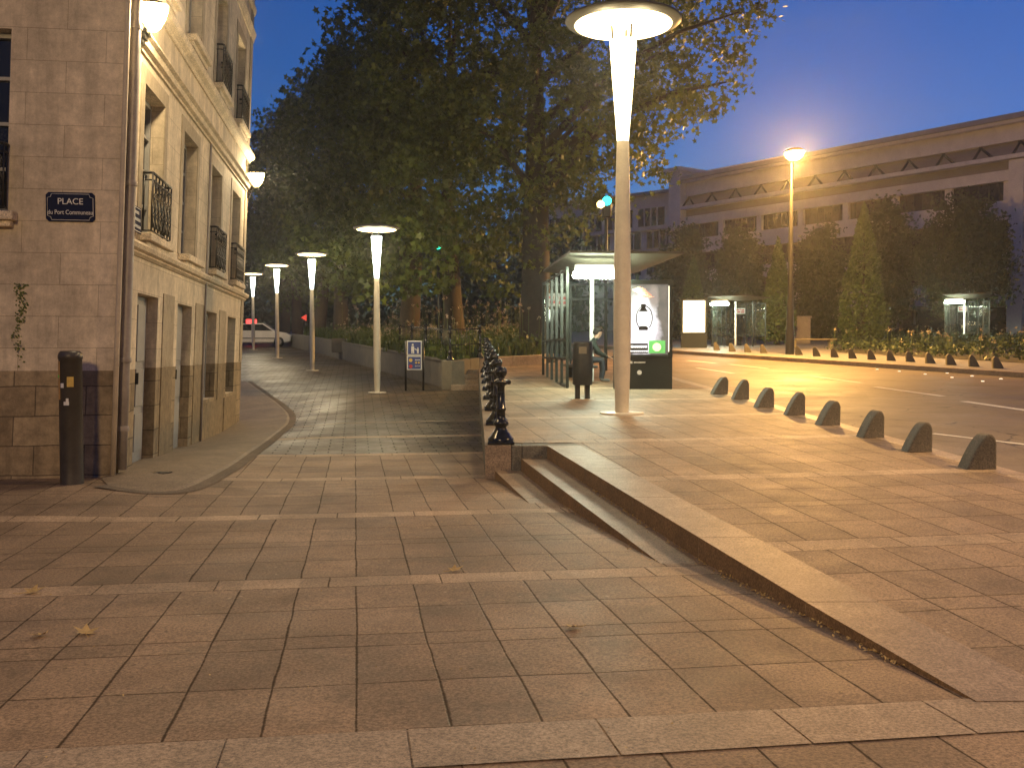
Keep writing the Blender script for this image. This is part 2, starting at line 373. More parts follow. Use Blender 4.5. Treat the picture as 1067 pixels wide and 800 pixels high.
# ================================================================== THE GROUND
def struct(o): o['kind'] = 'structure'; return o
ct, st_ = math.cos(TH), math.sin(TH)
def ts(t, s_): return Vector((-st_ * t + ct * s_, ct * t + st_ * s_))
def edge(Y): return 1.9 - .185 * (Y - 4.25)              # front of the raised pavement, above the steps
def wallx(Y): return -.33 - .038 * (Y - 12.2)            # retaining wall beyond the steps
def kerbx(Y): return 4.93 - .072 * (Y - 10.3)            # kerb against the road
ys = lin(-6, 32, 77) + lin(33, 120, 50)
b = MB(); b.sheet(lin(-45, 4.9, 84), ys, low); struct(b.build('lower_street_paving', M['pave']))
b = MB(); b.sheet([-900, -200, -60, -20, 0, 20, 60, 200, 900], [-40, 0, 20, 60, 120, 140, 400, 2500], lambda x, y: PZ + PS * min(max(y, 0), 140) - 1.15); struct(b.build('ground', M['earth']))
b = MB()
def px(y): return lin(edge(y) + .4, kerbx(y) + .01, 12)
b.sheet(px, lin(4.3, 12.5, 22), lambda x, y: plat(y) + .004)
b.sheet(lambda y: lin(wallx(y) + .3, kerbx(y) + .01, 14), lin(12.5, 31.6, 40), lambda x, y: plat(y) + .004)
b.sheet(lambda y: lin(.8, kerbx(y) + .01, 6), lin(31.6, 34, 5), lambda x, y: plat(y) + .004)
struct(b.build('upper_pavement', M['pave2']))
# the wide granite band across the foreground, slab by slab
b = MB(); s0 = -9.0
while s0 < 6:
    w = R.uniform(.66, .76); g = .004
    q = [ts(3.42, s0 + g), ts(3.42, s0 + w - g), ts(3.80, s0 + w - g), ts(3.80, s0 + g)]
    b.face([(p.x, p.y, max(low(p.x, p.y), -.022 * p.y) + .005) for p in q]); s0 += w
struct(b.build('granite_band', M['strip']))
# kerb along the road
b = MB(); y = 1.0
while y < 33:
    y2 = y + 1.0; g = .006
    for (ya, yb) in ((y + g, y2 - g),):
        p = [Vector((kerbx(ya), ya, plat(ya) - .3)), Vector((kerbx(ya) + .26, ya, plat(ya) - .3)), Vector((kerbx(yb) + .26, yb, plat(yb) - .3)), Vector((kerbx(yb), yb, plat(yb) - .3))]
        q = [v + Vector((0, 0, .308)) for v in p]
        b.poly(p + q, [(4, 5, 6, 7), (0, 1, 5, 4), (1, 2, 6, 5), (2, 3, 7, 6), (3, 0, 4, 7)])
    y = y2
struct(b.build('road_kerb', M['kerb'], bevel=.012))
def roadz(x, y): return plat(y) - .12
def rleft(y):
    if y < 31: return kerbx(y) + .2
    return kerbx(31) + .2 - (y - 31) * .06 if y < 60 else 1.6 - (y - 60) * .05
b = MB(); b.sheet(lambda y: [rleft(y), 9, 14, 20, 30, 45, 70, 120], [-10, 0, 4.36] + lin(6, 33, 20) + lin(35, 140, 30), roadz); struct(b.build('road', M['asph']))
# far kerb and far pavement
FA = onplat(1067, 389); FB = onplat(702, 365.5)
fs = (FB.x - FA.x) / (FB.y - FA.y)
def farx(y): return FA.x + fs * (y - FA.y)
b = MB(); b.sheet(lambda y: lin(farx(y) + .2, 110, 10), lin(12, 120, 40), lambda x, y: plat(y) + .01); struct(b.build('far_pavement', M['farpave']))
b = MB(); y = 12.0
while y < 60:
    y2 = y + 1.0
    p = [Vector((farx(yy) + o, yy, plat(yy) - .2)) for yy, o in ((y + .01, 0), (y + .01, .22), (y2 - .01, .22), (y2 - .01, 0))]
    b.poly(p + [v + Vector((0, 0, .22)) for v in p], [(4, 5, 6, 7), (0, 1, 5, 4), (1, 2, 6, 5), (2, 3, 7, 6), (3, 0, 4, 7)]); y = y2
struct(b.build('far_kerb', M['kerb'], fix=True))
# painted dashes on the road
b = MB()
for (u1, v1, u2, v2, w) in ((846, 392, 898, 399, .16), (911.6, 403, 982.4, 412.7, .18), (1004, 418, 1090, 430.5, .2), (972, 451.5, 1090, 465.5, .1), (726, 383.3, 764, 388.8, .16), (716, 375.5, 746, 378.5, .2), (760, 379.5, 800, 384, .16)):
    P = []
    for (u, v) in ((u1, v1), (u2, v2)):
        r = ray(u, v); k = (PZ - .116 - HC) / (r.z - PS * r.y); P.append(Vector((r.x * k, r.y * k, 0)))
    d = (P[1] - P[0]).normalized(); nrm = Vector((-d.y, d.x, 0)) * w / 2
    b.face([(q.x, q.y, roadz(q.x, q.y) + .005) for q in (P[0] - nrm, P[1] - nrm, P[1] + nrm, P[0] + nrm)])
struct(b.build('road_markings', M['paint']))
# studs along the road, their reflected glint painted in as a faint glow
studs = [(765, 372), (785, 373), (803, 373.5), (820, 375), (845, 375.5), (838, 377.5), (858, 379), (875, 378.5), (880, 380.5), (893, 380.5), (898, 378.5), (914, 385), (937, 387), (961, 386), (964, 390), (987, 389), (992, 393.5), (1013, 392), (1024, 397.5), (1043, 395)]
pr = None
for i, (u, v) in enumerate(studs):
    r = ray(u, v); k = (PZ - .12 - HC) / (r.z - PS * r.y); p = Vector((r.x * k, r.y * k, 0)); p.z = roadz(p.x, p.y)
    if not pr:
        b = MB(); b.lathe([(.045, -.005), (.044, .01), (.035, .02), (.015, .024)], n=10); o = pr = b.build('road_stud', M['e_stud'])
        tag(o, 'small shining stud set in the asphalt of the road', 'road stud', 'shining studs along the road')
    else: o = pr.copy(); C.objects.link(o)
    o.location = p
# ---- the steps and the retaining wall
root = empty('stone_steps', (edge(12.2), 12.2, plat(12.2)), 0, 'worn granite steps rising from the lower paving to the upper pavement', 'steps')
inv = Matrix.Translation(root.location).inverted()
def kid(o, parent): o.parent = parent; o.matrix_parent_inverse = parent.matrix_basis.inverted(); return o
def strip(b, xa, xb, ya, yb, dz, depth, mi=0, mf=None):
    p = [Vector((xa(ya), ya, plat(ya) + dz)), Vector((xb(ya), ya, plat(ya) + dz)), Vector((xb(yb), yb, plat(yb) + dz)), Vector((xa(yb), yb, plat(yb) + dz))]
    q = [v - Vector((0, 0, depth)) for v in p]
    b.poly(p, [(0, 1, 2, 3)], mi)
    b.poly([q[0], q[3], p[3], p[0]], [(0, 1, 2, 3)], mi if mf is None else mf)
    b.poly([q[1], q[0], p[0], p[1]], [(0, 1, 2, 3)], mi); b.poly([q[3], q[2], p[2], p[3]], [(0, 1, 2, 3)], mi)
b = MB(); cuts = [4.1, 5.58, 7.2, 8.78, 10.4, 12.2]
for ya, yb in zip(cuts, cuts[1:]):
    strip(b, lambda y: edge(y), lambda y: edge(y) + .41, ya + .004, yb - .004, .009, .24, 0, 1)
kid(b.build('coping', [M['coping'], M['riser']], bevel=.012), root)
for k, (dz, c2) in enumerate(((-.15, [4.4, 6.3, 8.2, 10.2, 12.195]), (-.30, [6.5, 8.6, 10.4, 12.195]))):
    b = MB()
    for ya, yb in zip(c2, c2[1:]):
        strip(b, lambda y: edge(y) - .32 * (k + 1), lambda y: edge(y) - .32 * k + .02, ya + .003, yb - .003, dz, .24, 0, 1)
    kid(b.build('tread', [M['coping'], M['riser']], bevel=.01), root)
root = empty('retaining_wall', (wallx(12.2), 12.2, 0), 0, 'low stone wall under the row of cast iron posts', 'wall')
b = MB(); y = 12.2
while y < 28.8:
    y2 = min(y + 1.5, 28.8)
    strip(b, lambda q: wallx(q), lambda q: wallx(q) + .32, y + .003, y2 - .003, .008, .95, 0, 1); y = y2
kid(b.build('wall', [M['coping'], M['endstone']], bevel=.012), root)
b = MB(); y0 = 12.2; z1 = plat(12.2) + .008
for (xa, xb) in ((wallx(12.2) + .323, .12), (.123, edge(12.2) + .42)):
    b.box(xa, xb, y0, y0 + .36, -.4, z1)
kid(b.build('end_block', M['endstone'], bevel=.012), root)
# ---- sidewalk along the old building
A0 = Vector((-4.64, 11.5)); DIR = Vector((-.1433, .9897)); NRM = Vector((.9897, .1433)); DIR2 = Vector((-.9897, -.1433)); NRM2 = Vector((.1433, -.9897))
outer = [(q.x, q.y) for q in (onlow(u, v) for u, v in ((112, 505), (150, 511), (180, 511), (200, 505), (222, 494), (243, 482), (262, 469), (278, 458), (290, 449), (298, 441), (298, 432), (286, 420), (270, 408), (256, 398)))]
outer_ = [(-4.4, 10.95), (-3.62, 10.8), (-3.85, 12.2), (-4.2, 15), (-4.42, 17.3), (-4.52, 18.9), (-4.83, 21.7), (-5.55, 24.3), (-7.0, 28), (-9, 34)]
inner = [(-4.66, 11.3), (-4.68, 11.4), (-4.85, 12.5), (-5.3, 15), (-5.6, 17.3), (-5.85, 18.9), (-6.2, 21.7), (-6.5, 23.3), (-8.6, 27), (-12, 34)]
def dense(pts, n=5):                     # smooth the outline of the sidewalk
    P = [Vector(p) for p in pts]; out = []
    for i in range(len(P) - 1):
        p0, p1, p2, p3 = P[max(i - 1, 0)], P[i], P[i + 1], P[min(i + 2, len(P) - 1)]
        for k in range(n):
            t = k / n; out.append(.5 * ((2 * p1) + (p2 - p0) * t + (2 * p0 - 5 * p1 + 4 * p2 - p3) * t * t + (3 * p1 - p0 - 3 * p2 + p3) * t ** 3))
    return out + [P[-1]]
O_ = dense(outer); I0 = dense(inner, 12); I_ = [I0[round(k * (len(I0) - 1) / (len(O_) - 1))] for k in range(len(O_))]
def ribbon(A, B, h0, h1, m_, name, n=7):
    b = MB(); rows = []
    for j, (p, q) in enumerate(zip(A, B)):
        f = min(1, (j + .5) / 12); f = f * f; rows.append([(p.x + (q.x - p.x) * k / n, p.y + (q.y - p.y) * k / n, low(p.x + (q.x - p.x) * k / n, p.y + (q.y - p.y) * k / n) + .005 + (h0 + (h1 - h0) * k / n - .005) * f) for k in range(n + 1)])
    m = n + 1
    b.poly([v for r in rows for v in r], [(j * m + i, j * m + i + 1, (j + 1) * m + i + 1, (j + 1) * m + i) for j in range(len(rows) - 1) for i in range(n)], 0, True)
    return struct(b.build(name, m_))
ribbon(I_, O_, .03, .03, M['walk'], 'building_sidewalk')
def grow(P, d):
    out = []
    for i, p in enumerate(P):
        t_ = (P[min(i + 1, len(P) - 1)] - P[max(i - 1, 0)]).normalized(); out.append(p + Vector((t_.y, -t_.x)) * d)
    return out
ribbon(O_, grow(O_, .05), .03, .012, M['walk'], 'sidewalk_edge', 2)
ribbon(grow(O_, .05), grow(O_, .20), .012, .008, M['gutter'], 'gutter', 3)
b = MB(); p = onlow(150, 496); g = 0
b.box(-.28, .28, -.1, .1, 0, .012)
for k in range(7): b.box(-.25 + .075 * k, -.22 + .075 * k, -.085, .085, .012, .016, 1)
o = b.build('drain_grate', [M['iron'], M['post']]); o.location = (p.x - .05, p.y + .2, low(p.x - .05, p.y + .2) + .012); o.rotation_euler = (0, 0, -.15)
tag(o, 'small dark iron drain grate in the sidewalk at the corner of the old building', 'drain grate')
# ================================================================== THE OLD STONE BUILDING
SHEAR = .045; ZB = -.1
bld = empty('stone_building', (A0.x, A0.y, ZB), 0, 'pale cut stone corner building with iron window guards and a brown base course', 'building')
def W(s_, z, out=0.0, face=1):           # facade coordinates to the world; walls sheared with height to imitate the lens distortion
    d, n_ = (DIR, NRM) if face == 1 else (DIR2, NRM2)
    x = A0.x + d.x * s_ + n_.x * out + SHEAR * (z - ZB); y = A0.y + d.y * s_ + n_.y * out
    return Vector((x, y, z))
HT = 13.2; L1 = 11.72; L2 = 9.0
winc = [1.67, 4.35, 7.07, 9.83]
open1 = []                                # s0, s1, z0, z1, kind
for k, c in enumerate(winc):
    z0 = -.35 if k < 2 else .52
    open1.append((c - .62, c + .62, z0, 2.12))
    open1.append((c - .62, c + .62, 2.86, 4.72))
    open1.append((c - .60, c + .60, 6.15, 7.93))
    open1.append((c - .58, c + .58, 9.4, 11.2))
open2 = [(1.22, 2.4, 2.95, 5.0), (3.9, 5.1, 2.95, 5.0), (1.22, 2.4, 6.15, 7.9), (3.9, 5.1, 6.15, 7.9)]
DP = .2
def wallface(b, face, L, ops):
    S = sorted({0, L} | {o[0] for o in ops} | {o[1] for o in ops} | set(lin(0, L, 10))); Z = sorted({-.6, 1.16, HT} | {o[2] for o in ops} | {o[3] for o in ops})
    for a, c in zip(S, S[1:]):
        for e, f in zip(Z, Z[1:]):
            if any(o[0] - 1e-6 <= a and c <= o[1] + 1e-6 and o[2] - 1e-6 <= e and f <= o[3] + 1e-6 for o in ops): continue
            q = [(a, e), (c, e), (c, f), (a, f)]
            if face == 2: q = q[::-1]
            b.face([W(s_, z, 0, face) for s_, z in q], 1 if f <= 1.17 else 0, [(s_ + face * 3.3, z + .02) for s_, z in q])
    for (a, c, e, f) in ops:
        zs = [e] + ([1.16] if e < 1.16 < f else []) + [f]
        for z, z2 in zip(zs, zs[1:]):
            for s_ in (a, c):
                q = [W(s_, z, 0, face), W(s_, z, -DP, face), W(s_, z2, -DP, face), W(s_, z2, 0, face)]
                b.face(q, 1 if z2 <= 1.17 else 0, [(s_ + .4, z + .02), (s_ + .4 - DP, z + .02), (s_ + .4 - DP, z2 + .02), (s_ + .4, z2 + .02)])
        for z in (e, f):
            b.face([W(a, z, 0, face), W(c, z, 0, face), W(c, z, -DP, face), W(a, z, -DP, face)], 2)
    return b
b = MB(); wallface(b, 1, L1, open1); wallface(b, 2, L2, open2)
# far end, roof
q = [W(L1, -.6), W(L1, -.6, -8), W(L1, HT, -8), W(L1, HT)]; b.face(q, 0, [(0, 0), (8, 0), (8, HT), (0, HT)])
b.face([W(0, HT), W(L1, HT), W(L1, HT, -8), W(L2, HT, 0, 2)], 2)
kid(b.build('wall', [M['facade'], M['dado'], M['trim']]), bld)
def wbox(b, s0, s1, z0, z1, o0, o1, face=1, mi=0):
    p = [W(s_, z, o_, face) for z in (z0, z1) for o_ in (o0, o1) for s_ in (s0, s1)]
    b.poly(p, [(0, 2, 3, 1), (4, 5, 7, 6), (0, 1, 5, 4), (2, 6, 7, 3), (0, 4, 6, 2), (1, 3, 7, 5)], mi)
def course(name, z, prof, mat_, L=L1, s0=.22):
    b = MB()
    n = len(prof)
    vs = [W(s_, z + dz, o_) for s_ in (s0, L + .02) for dz, o_ in prof]
    b.poly(vs, [tuple(range(n)), tuple(range(n, 2 * n))[::-1]] + [(i, n + i, n + (i + 1) % n, (i + 1) % n) for i in range(n)])
    kid(b.build(name, mat_, fix=True), bld)
course('string_course', 2.56, [(0, -.02), (0, .02), (.03, .06), (.05, .05), (.07, .10), (.12, .12), (.15, .11), (.16, -.02)], M['trim'])
course('string_course', 5.03, [(0, -.02), (0, .03), (.04, .03), (.06, .08), (.12, .10), (.15, .15), (.17, .15), (.17, -.02)], M['trim'])
course('string_course', 5.72, [(0, -.02), (0, .03), (.04, .05), (.08, .12), (.15, .14), (.18, .13), (.18, -.02)], M['trim'])
course('string_course', 8.45, [(0, -.02), (0, .02), (.06, .03), (.12, .05), (.2, .07), (.22, .06), (.22, -.02)], M['trim'])
course('string_course', 9.05, [(0, -.02), (0, .02), (.08, .05), (.15, .06), (.18, -.02)], M['trim'])
# flat stone surrounds and pilaster strips that frame the bays
b = MB()
for (a, c, e, f) in open1:
    if e < 1.1: continue
    for (s0, s1) in ((a - .2, a), (c, c + .2)):
        if e < 1.1: wbox(b, s0, s1, 1.165, f, .002, .014)
        else: wbox(b, s0, s1, e, f, .002, .014)
    wbox(b, a - .2, c + .2, f, f + .2, .002, .014)
for s0 in (.18, L1 - .5): wbox(b, s0, s0 + .42, 1.17, HT, .0025, .018)
for k in range(3): wbox(b, winc[k] + .62 + .32, winc[k + 1] - .62 - .32, 1.165, 2.2, .002, .014)
kid(b.build('surround', M['facade']), bld)
for (s0, s1, z1_, o1) in [(winc[k] + .62 + .32, winc[k + 1] - .62 - .32, 1.16, .016) for k in range(3)] + [(.18, .6, 1.16, .037)] + [(winc[k] - .9, winc[k] + .9, .45, .03) for k in (2, 3)]:
    b = MB(); wbox(b, s0, s1, -.5, z1_, .002, o1); kid(b.build('plinth', M['dado']), bld)
# windows, door
for face, ops in ((1, open1), (2, open2)):
    for k, (a, c, e, f) in enumerate(ops):
        isdoor = face == 1 and k == 0
        b = MB(); o_ = -DP + .0
        if isdoor or (face == 1 and k == 4):
            wbox(b, a + .0, c, e, f, o_ - .08, o_ + .05, face)
            for (s0, s1) in ((a + .1, (a + c) / 2 - .06), ((a + c) / 2 + .06, c - .1)):
                for (z0, z1) in ((.05, .55), (.65, 1.15), (1.25, 2.0)): wbox(b, s0, s1, z0, z1, o_ + .045, o_ + .068, face)
            d = kid(b.build('door', M['door'], bevel=.006), bld)
            b = MB(); wbox(b, (a + c) / 2 + .02, (a + c) / 2 + .05, .95, 1.1, o_ + .05, o_ + .1, face); kid(b.build("handle", M["darkmetal"]), d)
            continue
        t = .06
        wbox(b, a, a + t, e, f, o_ - .06, o_ + .03, face); wbox(b, c - t, c, e, f, o_ - .06, o_ + .03, face)
        wbox(b, a + t, c - t, f - t, f, o_ - .06, o_ + .03, face); wbox(b, a + t, c - t, e, e + t, o_ - .06, o_ + .03, face)
        wbox(b, (a + c) / 2 - .04, (a + c) / 2 + .04, e + t, f - t, o_ - .055, o_ + .035, face)
        for q in (1, 2, 3):
            z = e + (f - e) * q / 4; wbox(b, a + t, (a + c) / 2 - .04, z - .02, z + .02, o_ - .05, o_ + .02, face); wbox(b, (a + c) / 2 + .04, c - t, z - .02, z + .02, o_ - .05, o_ + .02, face)
        w = kid(b.build('window', M['door']), bld)
        b = MB(); b.face([W(a, e, o_ - .03, face), W(c, e, o_ - .03, face), W(c, f, o_ - .03, face), W(a, f, o_ - .03, face)])
        kid(b.build("pane", M["pane"]), w)
        if face == 2 or e > 2:
            b = MB(); wbox(b, a - .12, c + .12, e - .10, e - .002, -DP + .05, .17, face); wbox(b, a - .08, c + .08, e - .17, e - .1, -.05, .11, face)
            kid(b.build("sill", M["trim"], bevel=.012), w)
# wrought iron guards that bow out of the windows
def guard(a, c, z0, z1, face):
    b = MB(); bo = .13; r = .011
    def Q(s_, z, o_): return W(s_, z, o_, face)
    for z in (z0 + .03, z1, z1 - .09):
        rr = .018 if z == z1 else r
        b.tube([Q(a, z, -.08), Q(a, z, bo - .03), Q(a + .03, z, bo), Q(c - .03, z, bo), Q(c, z, bo - .03), Q(c, z, -.08)], rr, 6)
    n = 6
    for i in range(n + 1):
        s_ = a + (c - a) * i / n; b.tube([Q(s_, z0 + .03, bo), Q(s_, z1, bo)], r, 5)
    for s_ in (a, c):
        b.tube([Q(s_, z0 + .03, .03), Q(s_, z1, .03)], r, 5)
    w = (c - a) / n
    for i in range(n):
        s_ = a + w * (i + .5); h = z1 - z0
        for (zc, ra, rb) in ((z0 + .2 * h, w * .45, .1 * h), (z0 + .47 * h, w * .42, .14 * h), (z0 + .74 * h, w * .45, .1 * h)):
            b.tube([Q(s_ + ra * math.cos(t), zc + rb * math.sin(t), bo) for t in lin(0, 2 * PI, 13)], .009, 4)
        for sg in (-1, 1):
            b.tube([Q(s_ + sg * w * .38 * math.sin(t * 1.0), z0 + h * (.1 + .8 * t / 6.28), bo + .006) for t in lin(0, 6.28, 14)], .008, 4)
    g = kid(b.build('window_guard', M['iron']), bld)
for k in (0, 2, 3):
    c = winc[k]; guard(c - .6, c + .6, 2.87, 3.62, 1); guard(c - .58, c + .58, 6.16, 6.85, 1); guard(c - .56, c + .56, 9.4, 10.2, 1)
for (a, c, e, f) in open2: guard(a, c, e + .02, e + .75, 2)
# pipes on the corner
b = MB(); b.tube([W(.16, z, .075) for z in lin(.0, HT, 12)], .062, 12)
for z in (.45, 1.25, 3.3, 5.1, 7.4, 9.6): b.lathe([(.075, 0), (.08, .02), (.075, .06)], W(.16, z, .075), 12)
kid(b.build('downpipe', M['zinc']), bld)
b = MB(); b.tube([W(-.035, z, .03) for z in lin(-.08, HT, 8)], .03, 8)
kid(b.build('thin_pipe', M['pale']), bld)
b = MB(); b.tube([W(6.05, z, .04) for z in lin(-.2, 5.0, 6)], .022, 6)
kid(b.build('thin_pipe', M['zinc']), bld)
# moss and ivy stain growing in the joints
b = MB()
for i in range(170):
    z = 1.2 + R.random() ** .6 * .95; s_ = 1.04 + R.gauss(0, .028) + .02 * math.sin(z * 9)
    p = W(s_, z, R.uniform(.003, .03), 2); a = R.uniform(.008, .02); d1 = Vector((R.uniform(-1, 1), R.uniform(-.6, .2), R.uniform(-1, 1))).normalized() * a; d2 = d1.cross(Vector((.2, -1, .3))).normalized() * a * .7
    b.face([p - d1, p + d2, p + d1, p - d2])
o = b.build('wall_moss', M['leaf']); tag(o, 'small tuft of green weed growing on the pale stone wall above the round dark post', 'weed', kind='stuff')
# ---- wall lanterns
def lantern(s_, label):
    p = W(s_, 5.12, 0); t = empty('wall_lantern', p, math.atan2(NRM.y, NRM.x) , label, 'wall lamp', 'lit lanterns on the facade')
    b = MB()
    for k in range(5):
        w = .04 + .018 * k; z = -.22 + .055 * k
        b.box(.0, .05 + .03 * k, -w, w, z, z + .055)
    b.build('bracket', M['darkmetal'], t, bevel=.006)
    b = MB(); b.lathe([(.05, .05), (.09, .09), (.15, .2), (.175, .3), (.18, .34)], (.21, 0, 0), 18); b.build('bowl', M['e_wall'], t)
    b = MB(); b.lathe([(.182, .335), (.19, .34), (.19, .36), (.05, .40)], (.21, 0, 0), 18); b.build('cap', M['disc'], t)
    l = bpy.data.lights.new('lantern_glow', 'POINT'); l.energy = LAMP['wall']; l.color = (1, .75, .42); l.shadow_soft_size = .1
    o = bpy.data.objects.new('lantern_glow', l); C.objects.link(o); o.parent = t; o.location = (.48, 0, .25)
lantern(.42, 'glowing wall lantern at the near corner of the stone building beside the downpipe')
lantern(L1 - .15, 'glowing wall lantern at the far end of the stone facade against the dark trees')
# ---- enamel signs
def text(body, size, parent, loc, rot, material, name='lettering', sx=1.0):
    cu = bpy.data.curves.new(name, 'FONT'); cu.body = body; cu.size = size; cu.align_x = 'CENTER'; cu.align_y = 'CENTER'; cu.extrude = .001
    o = bpy.data.objects.new('t', cu); C.objects.link(o); dg = bpy.context.evaluated_depsgraph_get(); me = bpy.data.meshes.new_from_object(o.evaluated_get(dg)); bpy.data.objects.remove(o)
    me.materials.clear(); me.materials.append(material); me.name = name; o = bpy.data.objects.new(name, me); C.objects.link(o); o.parent = parent; o.location = loc; o.rotation_euler = rot; o.scale = (sx, 1, 1)
    return o
p = W(.53, 3.02, .005, 2)
sg = empty('street_name_sign', p, math.atan2(NRM2.y, NRM2.x) + PI / 2, 'dark blue enamel street sign with white lettering reading Place du Port Communeau', 'street sign')
b = MB(); w, h = .265, .165; c = .03
b.prism([(x, 0, z) for x, z in ((-w, -h + c), (-w + c, -h), (w - c, -h), (w, -h + c), (w, h - c), (w - c, h), (-w + c, h), (-w, h - c))], (0, -.015, 0)); b.build('plate', M['blue'], sg, fix=True)
b = MB()
wi, hi, k = w - .018, h - .018, .045
loop = [(-wi + k, hi), (wi - k, hi), (wi - k * .75, hi - k * .75), (wi, hi - k), (wi, -hi + k), (wi - k * .75, -hi + k * .75), (wi - k, -hi), (-wi + k, -hi), (-wi + k * .75, -hi + k * .75), (-wi, -hi + k), (-wi, hi - k), (-wi + k * .75, hi - k * .75), (-wi + k, hi)]
b.tube([(x, -.016, z) for x, z in loop], .0035, 4); b.build('border', M['white'], sg)
text('PLACE', .098, sg, (0, -.018, .06), (PI / 2, 0, 0), M['white'])
text('du Port Communeau', .072, sg, (0, -.018, -.062), (PI / 2, 0, 0), M['white'], sx=.80)
p = W(.62, 2.98, .04, 1)
s2 = empty('facade_sign', p, math.atan2(NRM.y, NRM.x) + PI / 2, 'small dark blue enamel plate seen edge on beside the downpipe', 'street sign')
b = MB(); b.box(-.25, .25, -.012, 0, -.16, .16); b.build('plate', M['blue'], s2, bevel=.004)
b = MB()
for z, x0, x1 in ((.085, -.14, .14), (.0, -.2, .2), (-.085, -.19, .19)):
    x = x0
    while x < x1: b.box(x, x + .03, -.015, -.012, z - .018, z + .018); x += .06
b.box(-.235, .235, -.0145, -.012, .138, .145); b.box(-.235, .235, -.0145, -.012, -.145, -.138)
b.build('lettering', M['white'], s2)
# ---- fat dark post with stickers
p = at(75, 503, 10.95)
t = empty('sticker_post', (p.x, p.y, p.z), 0, 'tall round dark post covered with torn stickers in front of the stone corner', 'post')
b = MB(); b.lathe([(.125, -.05), (.125, .0), (.121, .05), (.121, 1.36), (.128, 1.365), (.128, 1.40), (.118, 1.43), (.1, 1.45), (.0, 1.455)], n=28); b.build('shaft', M['post'], t)
def patch(b, a0, a1, z0, z1, r=.1235, mi=0, n=6):
    for i in range(n):
        x, y = [a0 + (a1 - a0) * (i + q) / n for q in (0, 1)]
        b.face([(r * math.cos(x), r * math.sin(x), z0), (r * math.cos(y), r * math.sin(y), z0), (r * math.cos(y), r * math.sin(y), z1), (r * math.cos(x), r * math.sin(x), z1)], mi)
b = MB(); patch(b, rad(178), rad(236), .92, 1.34); b.build('poster', M['orange'], t)
b = MB(); patch(b, rad(180), rad(228), 1.16, 1.19, .125); b.build('sticker', M['lime'], t)
b = MB(); patch(b, rad(276), rad(308), 1.06, 1.17); b.build('sticker', M['yellow'], t)
b = MB(); patch(b, rad(258), rad(285), .86, .90); patch(b, rad(270), rad(283), .90, .935); patch(b, rad(240), rad(260), 1.05, 1.1, .1245); b.build('sticker', M['white'], t)
# ================================================================== STREET LAMPS
def make_lamp(label, cone, dsk, watt, warm):
    H = 6.7; t = empty('street_lamp', (0, 0, 0), 0, label, 'street lamp', 'disc topped street lamps')
    b = MB(); b.lathe([(.36, -.01), (.36, .018), (.345, .026), (.14, .03)], n=32); b.build('base_plate', M['pole'], t)
    b = MB(); b.lathe([(.105, .03), (.112, .12), (.128, .6), (.142, 1.3), (.142, 1.9), (.13, 2.9), (.112, 3.9), (.098, 4.52)], n=28); b.build('pole', M['pole'], t)
    b = MB(); b.lathe([(.09, 4.52), (.094, 4.53), (.215, 6.15), (.20, 6.18), (.0, 6.185)], n=32); b.build('cone', cone, t)
    for k in range(3):
        b = MB(); a = 2 * PI * k / 3 + 1.2; b.tube([(.16 * math.cos(a), .16 * math.sin(a), 6.12), (.19 * math.cos(a), .19 * math.sin(a), 6.42)], [.022, .018], 6)
        b.build('strut', M['disc'], t)
    b = MB(); b.lathe([(.80, 6.43), (.915, 6.475), (.93, 6.50), (.925, 6.515), (.6, 6.59), (.2, 6.63), (.0, 6.635)], n=48); dd = b.build('disc', M['disc'], t)
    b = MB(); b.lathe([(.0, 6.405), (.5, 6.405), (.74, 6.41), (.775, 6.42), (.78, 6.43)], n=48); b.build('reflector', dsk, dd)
    l = bpy.data.lights.new('lamp_glow', 'SPOT'); l.energy = watt; l.color = warm; l.spot_size = rad(165); l.spot_blend = .8; l.shadow_soft_size = .35
    o = bpy.data.objects.new('lamp_glow', l); C.objects.link(o); o.parent = t; o.location = (0, 0, 6.30)
    l2 = bpy.data.lights.new('cone_glow', 'POINT'); l2.energy = watt * (.30 if watt < 500 else .15); l2.color = warm; l2.shadow_soft_size = .2
    for sg in ((.45, -.3), (-.45, -.3), (0, .55)):
        o = bpy.data.objects.new('cone_glow', l2); C.objects.link(o); o.parent = t; o.location = (*sg, 5.6)
    return t
p = onplat(648, 431)
m0 = make_lamp('tall lit disc topped lamp standing in the middle of the upper pavement', M['e_conew'], M['e_disc'], LAMP['main'], (1.0, .78, .42)); m0.location = p; m0.scale = (1, 1, .968)
labs = ['lit disc lamp beside the blue pedestrian sign, largest in the row along the planter', 'lit disc lamp in the row along the planter, second from the pedestrian sign', 'lit disc lamp in the row along the planter, third from the pedestrian sign', 'lit disc lamp seen right at the end of the stone building, beside the white car']
sm = None
for (u, v), lb in zip(((393, 409), (325.5, 386), (289, 373), (264, 364.5)), labs):
    p = onlow(u, v)
    if sm is None: sm = o = make_lamp(lb, M['e_cone'], M['e_disc'], LAMP['small'], (1.0, .80, .48))
    else: o = copy_tree(sm)
    o.scale = (.67, .67, .672); o.location = p; o['label'] = lb
o = copy_tree(sm); o.scale = (.56, .56, .56); o.location = onplat(953, 351.5); o['label'] = 'small lit disc lamp before the office building, left of the farthest bus shelter'
